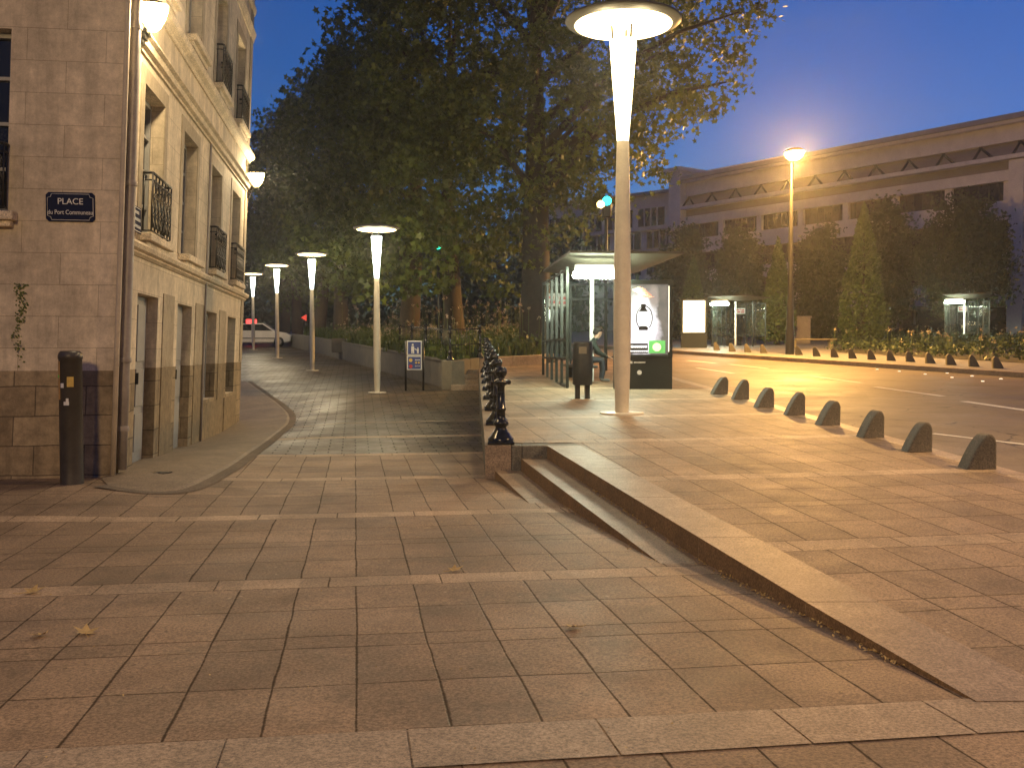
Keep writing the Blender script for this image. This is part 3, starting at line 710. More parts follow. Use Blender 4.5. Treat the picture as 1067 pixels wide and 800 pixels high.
# ---- tall sodium street light across the road
p = onplat(823, 369.5)
t = empty('road_light', p, 0, 'tall dark mast with a blazing orange street light at the far kerb of the road', 'street light')
HS = at(823, 165, p.y).z - p.z
b = MB(); b.lathe([(.17, -.02), (.17, .9), (.15, 1.0), (.11, 2.5), (.085, HS * .6), (.06, HS)], n=14); b.build('mast', M['iron'], t)
b = MB(); b.tube([(0, 0, HS - .05), (-.02, -.15, HS + .05), (-.08, -.55, HS + .12)], .045, 8); b.build('arm', M['darkmetal'], t)
b = MB(); b.lathe([(.05, .17), (.28, .13), (.38, .04), (.38, .0)], (-.10, -.75, HS + .06), 16, sq=1.5); hd = b.build('lamp_head', M['darkmetal'], t)
b = MB(); b.lathe([(.0, -.28), (.18, -.25), (.31, -.13), (.36, .0)], (-.10, -.75, HS + .06), 16, sq=1.5); b.build('lens', M['e_sod'], hd)
l = bpy.data.lights.new('lamp_halo', 'POINT'); l.energy = LAMP['halo']; l.color = (1.0, .52, .14); l.shadow_soft_size = .25
o = bpy.data.objects.new('lamp_halo', l); C.objects.link(o); o.parent = t; o.location = (-.1, -1.1, HS - .2)
l = bpy.data.lights.new('sodium_glow', 'SPOT'); l.energy = LAMP['sodium']; l.color = (1.0, .50, .10); l.shadow_soft_size = .25; l.spot_size = rad(158); l.spot_blend = .55
o = bpy.data.objects.new('sodium_glow', l); C.objects.link(o); o.parent = t; o.location = (-.1, -.95, HS - .45)
rl0 = t
def assumed_light(x, y, rz, k, lb, wide=False):  # assumed lamps added out of view to warm and brighten the foreground
    o = copy_tree(rl0); o.location = (x, y, low(x, y) if x < 5 else plat(y)); o.rotation_euler = (0, 0, rz); o['label'] = lb
    for ch in list(C.objects):
        if ch.parent == o and ch.name.startswith('lamp_halo'): bpy.data.objects.remove(ch); continue
        if ch.parent == o and ch.type == 'LIGHT':
            ch.data = ch.data.copy(); ch.data.energy = LAMP['sodium'] * k; ch.data.color = (1.0, .62, .28)
            if wide: ch.data = bpy.data.lights.new('sodium_glow', 'POINT'); ch.data.energy = LAMP['sodium'] * k; ch.data.color = (1.0, .66, .31); ch.data.shadow_soft_size = 1.0
assumed_light(10.2, 8.5, PI, LAMP['kr'], 'assumed tall mast with an orange street light, added beside the road out of view at the right')  # unseen lamp, assumed from the warm light on the paving
assumed_light(-3.6, -9.0, PI, LAMP['kl'], 'assumed tall mast with an orange street light, added out of view behind the viewer', True)  # unseen assumed lamp, placed so the sticker post's shadow stays hidden
# ================================================================== CAST IRON POSTS
prof = [(.17, 0), (.172, .03), (.16, .05), (.135, .075), (.118, .11), (.10, .13), (.075, .165), (.07, .19), (.095, .215), (.105, .24), (.09, .27), (.066, .29), (.06, .33), (.057, .40), (.068, .42), (.068, .44), (.055, .455), (.05, .72), (.056, .745), (.085, .76), (.098, .785), (.085, .81), (.055, .825), (.05, .855), (.06, .87), (.078, .90), (.083, .93), (.075, .965), (.05, .99), (.0, 1.0)]
labs = ['first glossy black cast iron post on the end of the stone wall by the steps'] + ['%s glossy black cast iron post from the steps along the stone wall' % w for w in ('second', 'third', 'fourth', 'fifth', 'sixth', 'seventh', 'eighth')]
ip = None
for k, lb in enumerate(labs):
    y = 12.42 + 2.12 * k; x = wallx(y) + .20
    if ip is None:
        ip = o = empty('iron_post', (0, 0, 0), 0, lb, 'bollard', 'cast iron posts along the wall')
        b = MB(); b.box(-.165, .165, -.165, .165, -.005, .035); b.build('plinth', M['gloss'], o, bevel=.012)
        b = MB(); b.lathe([(r * .95, z * .93 + .03) for r, z in prof], n=18); b.build('shaft', M['gloss'], o)
        for a in range(4):
            b = MB(); c_, s_ = math.cos(a * PI / 2), math.sin(a * PI / 2)
            b.lathe([(.0, -.03), (.022, -.025), (.03, 0), (.022, .025), (.0, .03)], (.10 * c_, .10 * s_, .765), 8); b.build('lug', M['gloss'], o)
    else: o = copy_tree(ip)
    o.location = (x, y, plat(y) + .006); o.rotation_euler = (0, 0, .05 + R.uniform(-.03, .03)); o['label'] = lb
# ================================================================== STONE FIN BOLLARDS
def fin():
    b = MB(); h = .375; w = .31; d = .115
    out = [(w / 2, 0), (w / 2, h * .78), (w / 2 - .02, h * .92), (w / 2 - .045, h * .985), (w / 2 - .075, h)] 
    for t in lin(.12, 1, 9): out.append((w / 2 - .075 - (w - .075) * t, h * (1 - t ** 1.5)))
    out[-1] = (-w / 2, 0)
    pts = [Vector((x, -d, z)) for x, z in out]; b.prism(pts, (0, 2 * d, 0))
    return b.build('fin_bollard', M['stonebol'], None, bevel=.02, fix=True)
near = [(750, 411), (772, 416.5), (797, 425), (829, 433), (864, 443.5), (909, 456.5), (958, 471.5), (1022, 489.5)]
ordw = ['first', 'second', 'third', 'fourth', 'fifth', 'sixth', 'seventh', 'eighth', 'ninth', 'tenth', 'eleventh', 'twelfth', 'thirteenth', 'fourteenth', 'fifteenth']
fb = None
for k, (u, v) in enumerate(near):
    p = onplat(u, v)
    if fb is None: fb = o = fin()
    else: o = fb.copy(); C.objects.link(o)
    o.location = (p.x, p.y + .1, p.z - .01); o.rotation_euler = (R.uniform(-.03, .03), R.uniform(-.035, .035), .07 + R.uniform(-.08, .08)); o.scale = (R.uniform(.95, 1.05), 1, R.uniform(.95, 1.05))
    tag(o, '%s grey stone fin from the lit advertising panel along the near kerb' % ordw[k] if k < 7 else 'largest grey stone fin at the near kerb, closest to the viewer', 'bollard', 'stone fins along the near kerb')
far = [(749.6, 365.4), (766, 366.6), (782.4, 367.6), (799.4, 368.6), (836.6, 370.8), (855.4, 372), (874.6, 373.2), (893.6, 374.4), (914, 375.6), (934.6, 376.8), (955, 378), (976.4, 379.6), (998.6, 381.4), (1023, 383.2), (1048.6, 385)]
for k, (u, v) in enumerate(far):
    p = onplat(u, v); o = fb.copy(); C.objects.link(o)
    o.location = (p.x, p.y + .5, plat(p.y + .5) + .005); o.rotation_euler = (0, 0, PI - .25 + R.uniform(-.06, .06)); o.scale = (.95, 1, .95)
    tag(o, '%s small stone fin along the far kerb, counted from the far lit bus shelter' % ordw[k], 'bollard', 'stone fins along the far kerb')
# ================================================================== PLANTER, STEPS, RAILING
P1 = Vector((-1.67, 27.5)); P1b = Vector((-.95, 29.4)); P2 = Vector((-9.3, 50)); P3 = Vector((-14.4, 64))
pw = empty('planter_wall', (P1.x, P1.y, .37), 0, 'long low concrete wall holding the raised flower bed beside the lower street', 'wall')
def wallseg(name, A, B, thick, top, bot, parent, m_, joint=1.2):
    d = (B - A); L = d.length; d = d / L; n_ = Vector((-d.y, d.x)); k = 0; b = MB(); n = max(1, round(L / joint))
    for i in range(n):
        a = A + d * (L * i / n + .004); c = A + d * (L * (i + 1) / n - .004)
        q = [(a, 0), (c, 0), (c, 1), (a, 1)]
        P = [Vector((*(p + n_ * thick * s_), 0)) for p, s_ in q]
        lo = [Vector((p.x, p.y, bot(p.y))) for p in P]; hi = [Vector((p.x, p.y, top(p.y))) for p in P]
        b.poly(lo + hi, [(3, 2, 1, 0), (4, 5, 6, 7), (0, 1, 5, 4), (1, 2, 6, 5), (2, 3, 7, 6), (3, 0, 4, 7)])
    return kid(b.build(name, m_, bevel=.012, fix=True), parent)
top = lambda y: plat(y) + .31
wallseg('wall', P2, P1, .38, top, lambda y: low(-5, y) - .6, pw, M['conc'])
wallseg('wall', P3, P2, .38, top, lambda y: low(-12, y) - .8, pw, M['conc'])
wallseg('wall', P1, P1b, .3, top, lambda y: -.2, pw, M['conc'], .7)
wallseg('kerb', P1b, Vector((1.0, 31.4)), .25, top, lambda y: .3, pw, M['kerb'])
wallseg('kerb', Vector((1.0, 31.4)), Vector((1.5, 36)), .25, top, lambda y: .3, pw, M['kerb'])
for (u, w_, h) in ((447, .9, .75), (577, .0, 0)):
    if w_:
        b = MB(); q = at(438, 345, 44); b.box(q.x - 1.6, q.x - .1, 44, 45, 1.4, at(438, 341, 44).z); b.box(q.x - 4.2, q.x - 1.7, 45.5, 46.3, 1.4, at(430, 352, 44).z)
        o = b.build('stone_block', M['conc'], bevel=.03); tag(o, 'dark squared stone mass rising from the flower bed behind the nearest row lamp', 'stone block')
b = MB()
poly = [P1 + Vector((-.1, .2)), P1b + Vector((0, .2)), Vector((.95, 31.5)), Vector((1.45, 36)), Vector((1.2, 62)), Vector((-14.2, 64.2)), P2 + Vector((-.1, .3))]
b.face([(p.x, p.y, plat(p.y) + .25) for p in poly]); struct(b.build('flower_bed_soil', M['earth']))
t = empty('small_steps', (-1.2, 27.4, .35), 0, 'short flight of stone steps between the planter end and the wall of iron posts', 'steps')
for k in range(4):
    y = 27.3 + .42 * k; z = .37 + .13 * (k + 1)
    xl = lambda q: P1.x + (max(q, 27.5) - 27.5) * .379
    P = [Vector((xl(y) - .02 + .02, y, 0)), Vector((wallx(y) - .003, y, 0)), Vector((wallx(y + .6) - .003, y + .5, 0)), Vector((xl(y + .5), y + .5, 0))]
    b = MB(); lo = [p + Vector((0, 0, z - .35)) for p in P]; hi = [p + Vector((0, 0, z)) for p in P]
    b.poly(lo + hi, [(3, 2, 1, 0), (4, 5, 6, 7), (0, 1, 5, 4), (1, 2, 6, 5), (2, 3, 7, 6), (3, 0, 4, 7)])
    kid(b.build('step', M['coping'], bevel=.01, fix=True), t)
rl = empty('iron_railing', (P1.x, P1.y, top(27.5)), 0, 'black iron railing with round topped posts on the planter behind the pedestrian sign', 'railing')
pts = [P1b + Vector((.0, .1)), P1 + Vector((-.05, .25))] + [P1 + (P2 - P1) * (.08 * k) + Vector((.2, .12)) for k in (1, 2, 3, 4)]
for p in pts:
    b = MB(); b.lathe([(r * .62, z) for r, z in prof], (p.x, p.y, top(p.y) - .02), 10); kid(b.build('post', M['gloss'], ), rl)
for dz in (.42, .85):
    b = MB(); b.tube([(p.x, p.y, top(p.y) + dz) for p in pts], .018, 6); kid(b.build('rail', M['gloss']), rl)
b = MB()
for a, c in zip(pts, pts[1:]):
    n = max(3, int((c - a).length / .16))
    for i in range(1, n):
        q = a + (c - a) * i / n; b.tube([(q.x, q.y, top(q.y) + .06), (q.x, q.y, top(q.y) + .85)], .008, 4)
kid(b.build('bars', M['iron']), rl)
# ---- pedestrian sign
p = onlow(432, 407); sc_ = p.y / 1040
t = empty('pedestrian_sign', p, .05, 'blue pedestrian zone sign with white walkers on two thin black posts', 'traffic sign')
hw = 9.2 * sc_
for s_ in (-hw, hw):
    b = MB(); b.tube([(s_, 0, -.05), (s_, 0, 52 * sc_)], .028, 8); b.build('post', M['iron'], t)
W2 = 15.5 * sc_ / 2
def board(name, z0, z1):
    b = MB(); b.box(-W2, W2, -.05, -.03, z0, z1); o = b.build(name, M['white'], t, bevel=.01)
    b = MB(); b.box(-W2 + .03, W2 - .03, -.054, -.049, z0 + .03, z1 - .03); b.build('panel', M['bluesign'], o)
    return o
o = board('sign_board', 36.8 * sc_, 52 * sc_)
def manfig(b, x, z, h):
    y0, y1 = -.060, -.053
    b.lathe([(h * .11, -.003), (h * .11, .003)], (0, 0, 0), 10) if 0 else None
    c = [(x + h * .10 * math.cos(t), y0, z + h * .88 + h * .10 * math.sin(t)) for t in lin(0, 2 * PI, 11)[:-1]]; b.prism(c, (0, .007, 0))
    b.prism([(x - h * .14, y0, z + h * .74), (x - h * .15, y0, z + h * .35), (x - h * .12, y0, z), (x - h * .02, y0, z), (x, y0, z + h * .3), (x + h * .05, y0, z), (x + h * .15, y0, z), (x + h * .13, y0, z + h * .4), (x + h * .14, y0, z + h * .74)], (0, .007, 0))
b = MB(); zz = 36.8 * sc_
manfig(b, -.045, zz + .05, .27); manfig(b, .095, zz + .05, .17)
b.prism([(-.0, -.06, zz + .20), (.09, -.06, zz + .14), (.09, -.06, zz + .12), (-.0, -.06, zz + .17)], (0, .007, 0))
b.build('walkers', M['white'], o, fix=True)
o = board('lower_board', 21.5 * sc_, 36.4 * sc_); zz = 21.5 * sc_
def dot(b, x, z, r): b.prism([(x + r * math.cos(q), -.06, z + r * math.sin(q)) for q in lin(0, 2 * PI, 13)[:-1]], (0, .007, 0))
b = MB(); dot(b, -.10, zz + .27, .05); dot(b, .045, zz + .2, .03); dot(b, .12, zz + .2, .03); b.build('yellow_symbol', M['yellow'], o, fix=True)
b = MB(); dot(b, -.10, zz + .1, .05); b.build('red_symbol', M['red'], o, fix=True)
b = MB()
for k in range(4): b.box(.02 + .035 * k, .045 + .035 * k, -.058, -.053, zz + .26, zz + .29)
for k in range(4): b.box(.02 + .035 * k, .04 + .035 * k, -.058, -.053, zz + .1, zz + .12)
b.build('lettering', M['white'], o)
# ================================================================== BUS SHELTER, PANEL, BIN, PERSON
SY = rad(4.7)
def make_shelter(label):
    t = empty('bus_shelter', (0, 0, 0), 0, label, 'bus shelter', 'lit bus shelters')
    L = 4.6; Wd = 2.2; H = 2.62
    # local x across (back glass at x=0, open towards +x), y along, z up; (0,0) = front left foot
    b = MB(); n = 5
    for k in range(n + 1):
        y = L * k / n; b.box(-.03, .03, y - .03, y + .03, 0, H)
    for z in (.04, .62, 1.05, H - .08): b.box(-.022, .022, .0, L, z, z + .045)
    b.build('back_frame', M['shgreen'], t)
    b = MB(); b.face([(0, .03, .1), (0, L - .03, .1), (0, L - .03, H - .1), (0, .03, H - .1)]); b.build('back_glass', M['glass'], t)
    b = MB()
    for x in (.0, .72, 1.30, 1.95): b.box(x - .028, x + .028, L - .03, L + .03, 0, H)
    for z in (.62, 2.15, H - .08): b.box(.03, 1.95, L - .02, L + .02, z, z + .05)
    b.build('end_frame', M['shgreen'], t)
    b = MB(); b.face([(.03, L, .65), (1.93, L, .65), (1.93, L, 2.55), (.03, L, 2.55)]); b.build('end_glass', M['glass'], t)
    b = MB(); b.box(.80, .90, 1.9, 2.0, 0, H); b.build('white_post', M['white'], t, bevel=.01)
    b = MB(); b.box(1.9, 1.97, 1.9, 1.98, 0, H); b.build('post', M['shgreen'], t)
    # roof: thin at its rims, deeper in the middle, edges swept up
    b = MB(); nx, ny = 15, 11; x0, x1, y0, y1 = -.06, 2.36, -.8, L - .5
    up = []; dn = []
    for j in range(ny):
        for i in range(nx):
            a, c = i / (nx - 1) * 2 - 1, j / (ny - 1) * 2 - 1; e = max(abs(a), abs(c))
            z = H + .22 - .18 * (1 - e ** 2.4); x = x0 + (x1 - x0) * i / (nx - 1); y = y0 + (y1 - y0) * j / (ny - 1)
            dn.append((x, y, z)); up.append((x, y, H + .27))
    Q = [(j * nx + i, j * nx + i + 1, (j + 1) * nx + i + 1, (j + 1) * nx + i) for j in range(ny - 1) for i in range(nx - 1)]
    b.poly(dn, [q[::-1] for q in Q], 0, True); b.poly(up, Q, 0)
    rim = [j * nx for j in range(ny)]; N_ = nx * ny
    ring = [i for i in range(nx)] + [j * nx + nx - 1 for j in range(1, ny)] + [(ny - 1) * nx + i for i in range(nx - 2, -1, -1)] + [j * nx for j in range(ny - 2, 0, -1)]
    vs = [dn[i] for i in ring] + [up[i] for i in ring]; m = len(ring)
    b.poly(vs, [(i, (i + 1) % m, m + (i + 1) % m, m + i) for i in range(m)])
    b.build('roof', M['roofpan'], t)
    b = MB(); b.box(.1, 1.12, -.55, -.40, H - .13, H + .02); fx = b.build('light_box', M['white'], t, bevel=.02)
    b = MB(); b.box(.06, 1.16, -.60, -.36, H - .28, H - .131); b.build('tube_diffuser', M['e_tube'], fx, bevel=.04)
    l = bpy.data.lights.new('shelter_glow', 'POINT'); l.energy = 125; l.color = (.86, 1.0, .74); l.shadow_soft_size = .25
    o = bpy.data.objects.new('shelter_glow', l); C.objects.link(o); o.parent = t; o.location = (.6, -.48, H - .62)
    b = MB(); b.box(.42, .82, .9, 3.9, .42, .48); s_ = b.build('bench', M['darkmetal'], t, bevel=.01)
    for y in (1.2, 3.6):
        b = MB(); b.box(.52, .72, y - .04, y + .04, 0, .42); b.build('leg', M['darkmetal'], s_)
    b = MB(); b.box(.10, .66, L - .09, L - .05, 1.98, 2.32); tt = b.build('route_board', M['white'], t)
    b = MB()
    for x, z, w, m_ in ((.14, 2.18, .12, 0), (.3, 2.2, .08, 0), (.42, 2.16, .2, 0), (.16, 2.06, .2, 0), (.4, 2.04, .22, 0)): b.box(x, x + w, L - .096, L - .089, z, z + .07)
    b.build('board_print', M['red'], tt)
    b = MB(); b.box(.12, .68, L - .08, L - .04, .75, 1.9); b.build('timetable', M['pane'], t)
    return t
ps = onplat(591, 404.5)
sh = make_shelter('near lit bus shelter with glass back wall on the upper pavement, a person sitting inside')
sh.location = ps; sh.rotation_euler = (0, 0, SY)
def make_panel(label, art=True):
    t = empty('advertising_panel', (0, 0, 0), 0, label, 'advertising panel', 'backlit advertising panels')
    b = MB(); b.box(-.62, .62, 0, .24, 0, 2.33); body = b.build('cabinet', M['shgreen'], t, bevel=.015)
    b = MB(); b.box(-.62, .62, -.03, .0, 0, .68); b.build('plinth', M['shgreen'], t, bevel=.01)
    b = MB()
    for (x0, x1, z0, z1) in ((-.62, -.52, .68, 2.33), (.52, .62, .68, 2.33), (-.52, .52, 2.24, 2.33), (-.52, .52, .68, .74)): b.box(x0, x1, -.05, .0, z0, z1)
    b.build('frame', M['shgreen'], t, bevel=.008)
    b = MB(); b.box(-.52, .52, -.012, -.002, .74, 2.24); pos = b.build('poster', M['e_posbase'] if art else M['e_pos2'], t)
    return t, pos
def poster_mat():
    n = N('lantern poster print'); o = n.obj(); sx = n.new('ShaderNodeSeparateXYZ'); n.L.new(o, sx.inputs[0]); x, z = sx.outputs[0], sx.outputs[2]
    def blob(cx, cz, rx, rz, soft=.4):
        dx = n.m('DIVIDE', n.m('SUBTRACT', x, cx), rx); dz = n.m('DIVIDE', n.m('SUBTRACT', z, cz), rz)
        d = n.m('SQRT', n.m('ADD', n.m('MULTIPLY', dx, dx), n.m('MULTIPLY', dz, dz)))
        d = n.m('ADD', d, n.m('MULTIPLY', n.m('SUBTRACT', n.noise(o, 5, 4), .5), .7))
        return n.ramp(d, 1 - soft, 1 + soft, 1, 0)
    g = n.ramp(n.noise(o, 4, 4), .35, .7, 0, 1)
    c = n.mix(g, (.05, .05, .05), (.12, .10, .09))
    c = n.mix(blob(-.04, 1.42, .30, .62, .25), c, (1, .97, .98))
    c = n.mix(blob(-.1, 1.2, .42, .36, .3), c, (1, .94, 1))
    c = n.mix(blob(.22, 1.98, .10, .22, .3), c, (.25, .2, .18))
    c = n.mix(n.m('MULTIPLY', blob(.02, 1.52, .13, .16, .5), .9), c, (1, 1, .8))
    n.b.inputs['Emission Strength'].default_value = 1.5; n.L.new(c, n.b.inputs['Emission Color']); return n.out((.1, .1, .1), .3)
M['e_posbase'] = poster_mat()
pp = onplat(669, 405.5)
ap, pos = make_panel('lit advertising panel with a hand holding a lantern, beside the shelter behind the tall lamp')
ap.location = (pp.x + .02, pp.y, pp.z); ap.rotation_euler = (0, 0, -.02)
# printed lantern, hand, caption and green inset on the poster
b = MB(); y = -.016
b.tube([(.02 + .17 * math.cos(t), y, 1.52 + .26 * math.sin(t)) for t in lin(-.9, PI + .9, 22)], .012, 5)
b.lathe([(.09, 0), (.1, .02), (.1, .06), (.06, .09)], (.0, y, 1.26), 12, sq=.04); b.lathe([(.1, 0), (.06, .05), (.04, .09), (.06, .1), (.05, .16)], (.0, y, 1.66), 12, sq=.04)
b.build('lantern_print', M['iron'], pos)
b = MB()
for k in range(5):
    b.tube([(-.22 + .03 * k, y, 2.10 - .01 * k), (-.08 + .055 * k, y, 2.16 - .012 * k * k), (.0 + .055 * k, y, 2.05 - .02 * k), (.0 + .035 * k, y, 1.97)], [.03, .03, .026, .018], 6)
b.build('hand_print', M['e_hand'] if 'e_hand' in M else emit('printed hand', (.75, .42, .28), .9), pos)
b = MB(); b.box(.12, .47, -.018, -.012, .77, 1.04); b.build('inset_print', emit('printed green inset', (.12, .45, .12), .9), pos, bevel=.02)
b = MB(); b.lathe([(.09, -.004), (.09, .004)], (0, 0, 0), 14); o = b.build('inset_disc', emit('printed pale disc', (.8, .9, .5), 1.2), pos); o.rotation_euler = (PI / 2, 0, 0); o.location = (.29, -.02, .9)
b = MB(); b.box(-.515, .10, -.0165, -.012, .77, .98); b.build('caption_band', M['iron'], pos)
b = MB()
for z, h in ((.885, .05), (.80, .03)):
    x = -.5
    while x < .06: w = R.uniform(.02, .05); b.box(x, x + w, -.019, -.0166, z, z + h); x += w + .01
b.build('caption_lettering', emit('caption white', (1, 1, 1), 1.3), pos)
b = MB(); b.box(-.28, -.23, -.034, -.031, .55, .60)
x = -.2
while x < .05: b.box(x, x + .02, -.034, -.031, .56, .59); x += .028
b.build('maker_lettering', M['white'], ap)
b = MB(); b.lathe([(.05, -.004), (.05, .004)], n=16); o = b.build('round_sticker', M['white'], ap); o.rotation_euler = (PI / 2, 0, 0); o.location = (-.08, -.035, .36)
b = MB(); b.box(.528, .546, -.055, -.05, .8, 2.2); b.build('edge_light', emit('lit frame edge', (1, .95, .75), 1.5), ap)
# ---- litter bin
p = onplat(607, 416); t = empty('litter_bin', p, .1, 'dark oval litter bin on two short legs in front of the shelter', 'litter bin')
b = MB(); b.lathe([(.17, .27), (.19, .29), (.195, .6), (.19, 1.02), (.18, 1.06)], n=24, sq=.75); b.lathe([(.14, 1.02), (.145, 1.075), (.185, 1.085), (.19, 1.05)], n=24, sq=.75); b.build('body', M['darkmetal'], t)
b = MB(); b.lathe([(.13, 1.03), (.13, 1.035)], n=20, sq=.7); b.build('opening', M['pane'], t)
b = MB(); b.box(-.10, .05, -.155, -.142, .86, .99); b.build('slot', M['conc'], t, bevel=.01)
for s_ in (-.10, .09):
    b = MB(); b.box(s_ - .045, s_ + .045, -.05, .05, 0, .28); b.build('leg', M['darkmetal'], t, bevel=.008)
b = MB(); b.box(-.22, .22, -.16, .16, -.004, .012); b.build('foot_plate', M['kerb'], t)
# ---- the person, sitting on the bench and leaning forward
def skin_mesh(name, joints, edges, mats, pick, parent, root=0, lev=2):
    me = bpy.data.meshes.new(name); me.from_pydata([j[0] for j in joints], edges, []); o = bpy.data.objects.new(name + '_tmp', me); C.objects.link(o)
    o.modifiers.new('s', 'SKIN'); lay = me.skin_vertices[0] if me.skin_vertices else None
    if lay is None: me.skin_vertices.new(); lay = me.skin_vertices[0]
    for i, j in enumerate(joints):
        lay.data[i].radius = (j[1], j[2] if len(j) > 2 else j[1]); lay.data[i].use_root = (i == root)
    m = o.modifiers.new('u', 'SUBSURF'); m.levels = lev; m.render_levels = lev
    dg = bpy.context.evaluated_depsgraph_get(); m2 = bpy.data.meshes.new_from_object(o.evaluated_get(dg)); bpy.data.objects.remove(o)
    m2.name = name; m2.materials.clear()
    for q in mats: m2.materials.append(q)
    for f in m2.polygons: f.material_index = pick(f.center); f.use_smooth = True
    o = bpy.data.objects.new(name, m2); C.objects.link(o); o.parent = parent; return o
J = [((0, 0, .52), .15, .12), ((.10, 0, .72), .155, .12), ((.24, 0, .92), .17, .12), ((.31, 0, 1.01), .06), ((.37, 0, 1.08), .07), ((.40, 0, 1.16), .095, .085), ((.41, 0, 1.23), .07)]
E = [(0, 1), (1, 2), (2, 3), (3, 4), (4, 5), (5, 6)]
for s_ in (-1, 1):
    n = len(J)
    J += [((.24, s_ * .19, .91), .07), ((.36, s_ * .23, .70), .052), ((.55, s_ * .12, .60), .038), ((.60, s_ * .09, .585), .036, .022), ((.65, s_ * .075, .575), .034, .02)]
    E += [(2, n), (n, n + 1), (n + 1, n + 2), (n + 2, n + 3), (n + 3, n + 4)]
    for q, ln in enumerate((.055, .065, .06, .045)):
        m = len(J); yy = s_ * (.05 + .017 * q); J += [((.67, yy, .572), .009), ((.67 + ln * .6, yy, .56), .009), ((.67 + ln, yy, .535), .008)]; E += [(n + 4, m), (m, m + 1), (m + 1, m + 2)]
    m = len(J); J += [((.63, s_ * .045, .588), .01), ((.66, s_ * .025, .575), .009)]; E += [(n + 3, m), (m, m + 1)]
    m = len(J)
    J += [((.05, s_ * .10, .52), .10), ((.47, s_ * .13, .52), .07), ((.49, s_ * .13, .30), .058), ((.46, s_ * .13, .09), .042), ((.48, s_ * .13, .045), .045), ((.64, s_ * .14, .035), .035)]
    E += [(0, m), (m, m + 1), (m + 1, m + 2), (m + 2, m + 3), (m + 3, m + 4), (m + 4, m + 5)]
bp = Matrix.Translation(ps) @ Matrix.Rotation(SY, 4, 'Z') @ Vector((.62, 1.9, 0))
pe = empty('person', (bp.x, bp.y, plat(bp.y) + .006), SY, 'person in a dark jacket sitting hunched forward on the shelter bench', 'person')
def pick(c):
    if c.z < .085: return 3
    if c.z > 1.03 or (c.x > .56 and .5 < c.z < .66 and abs(c.y) < .13 and c.x > .585): return 2
    if c.z < .60 and not (c.x < .10 and c.z > .55): return 1
    return 0
skin_mesh('body', J, E, [M['jacket'], M['jean'], M['skin'], M['shoe']], pick, pe)
b = MB()
for (c, r) in (((.375, 0, 1.22), .105), ((.34, 0, 1.17), .09)):
    n = 14; vs = []; fs = []
    for j in range(8):
        ph = PI * j / 7
        for i in range(n): a = 2 * PI * i / n; vs.append((c[0] + r * math.sin(ph) * math.cos(a) * 1.05, c[1] + r * math.sin(ph) * math.sin(a) * .92, c[2] + r * .85 * math.cos(ph)))
    for j in range(7):
        for i in range(n): fs.append((j * n + i, (j + 1) * n + i, (j + 1) * n + (i + 1) % n, j * n + (i + 1) % n))
    b.poly(vs, fs, 0, True)
b.build('hair', M['hair'], pe)
b = MB()
for s_ in (-1, 1):
    b.lathe([(.0, -.01), (.011, -.004), (.011, .004), (.0, .01)], (.484, s_ * .035, 1.175), 8)
b.build('eyes', M['pane'], pe)
b = MB(); b.prism([(.485, -.012, 1.165), (.485, .012, 1.165), (.485, .0, 1.19)], (.022, 0, -.018)); b.build('nose', M['skin'], pe, fix=True)
# ---- far shelters and panel
fsr = copy_tree(sh); fsr['label'] = 'far lit bus shelter across the road beside the white lit poster panel'
p = onplat(742, 361); fsr.location = p; fsr.rotation_euler = (0, 0, rad(-35)); fsr.scale = (.82, .62, .84)
for ch in list(C.objects):
    if ch.parent == fsr and ch.type == 'LIGHT': ch.data = ch.data.copy(); ch.data.energy = 60
f2 = copy_tree(sh); f2['label'] = 'farthest lit bus shelter, behind the flower bed in front of the office building'
p = onplat(984, 358); f2.location = p; f2.rotation_euler = (0, 0, rad(-35)); f2.scale = (.86, .64, .9)
fp, _ = make_panel('white lit poster panel beside the far bus shelter across the road', False)
p = onplat(723, 362.5); fp.location = p; fp.rotation_euler = (0, 0, rad(-8)); fp.scale = (.96, 1, .98)
# ================================================================== TREES
RL = random.Random(5)
def leafshape(k):
    if k == 'plane':
        pts = []
        for a, r in ((-90, .25), (-40, .8), (-8, .42), (30, 1.0), (60, .5), (90, 1.15), (120, .5), (150, 1.0), (188, .42), (220, .8)): pts.append((r * math.cos(rad(a)), r * math.sin(rad(a))))
        return pts
    if k == 'oval': return [(0, -1), (.45, -.35), (.42, .3), (0, 1), (-.42, .3), (-.45, -.35)]
    return [(0, -1), (.3, 0), (0, 1), (-.3, 0)]
def leaves(b, pos, size, shape, up=.35):
    n = Vector((RL.gauss(0, 1), RL.gauss(0, 1), RL.gauss(0, 1) + up)).normalized()
    a = n.cross(Vector((RL.gauss(0, 1), RL.gauss(0, 1), RL.gauss(0, 1))))
    if a.length < .01: a = n.orthogonal()
    a.normalize(); c = n.cross(a); s = size * RL.uniform(.65, 1.25)
    k = len(b.v); cur = n * (s * .25)
    for x, y in shape:
        p = pos + a * (x * s) + c * (y * s) - cur * (x * x); b.v.append((p.x, p.y, p.z))
    b.f.append(tuple(range(k, k + len(shape)))); b.m.append(0); b.uv.append(None); b.sm.append(False)
def tri(): return RL.uniform(-1, 1) * RL.uniform(.2, 1)
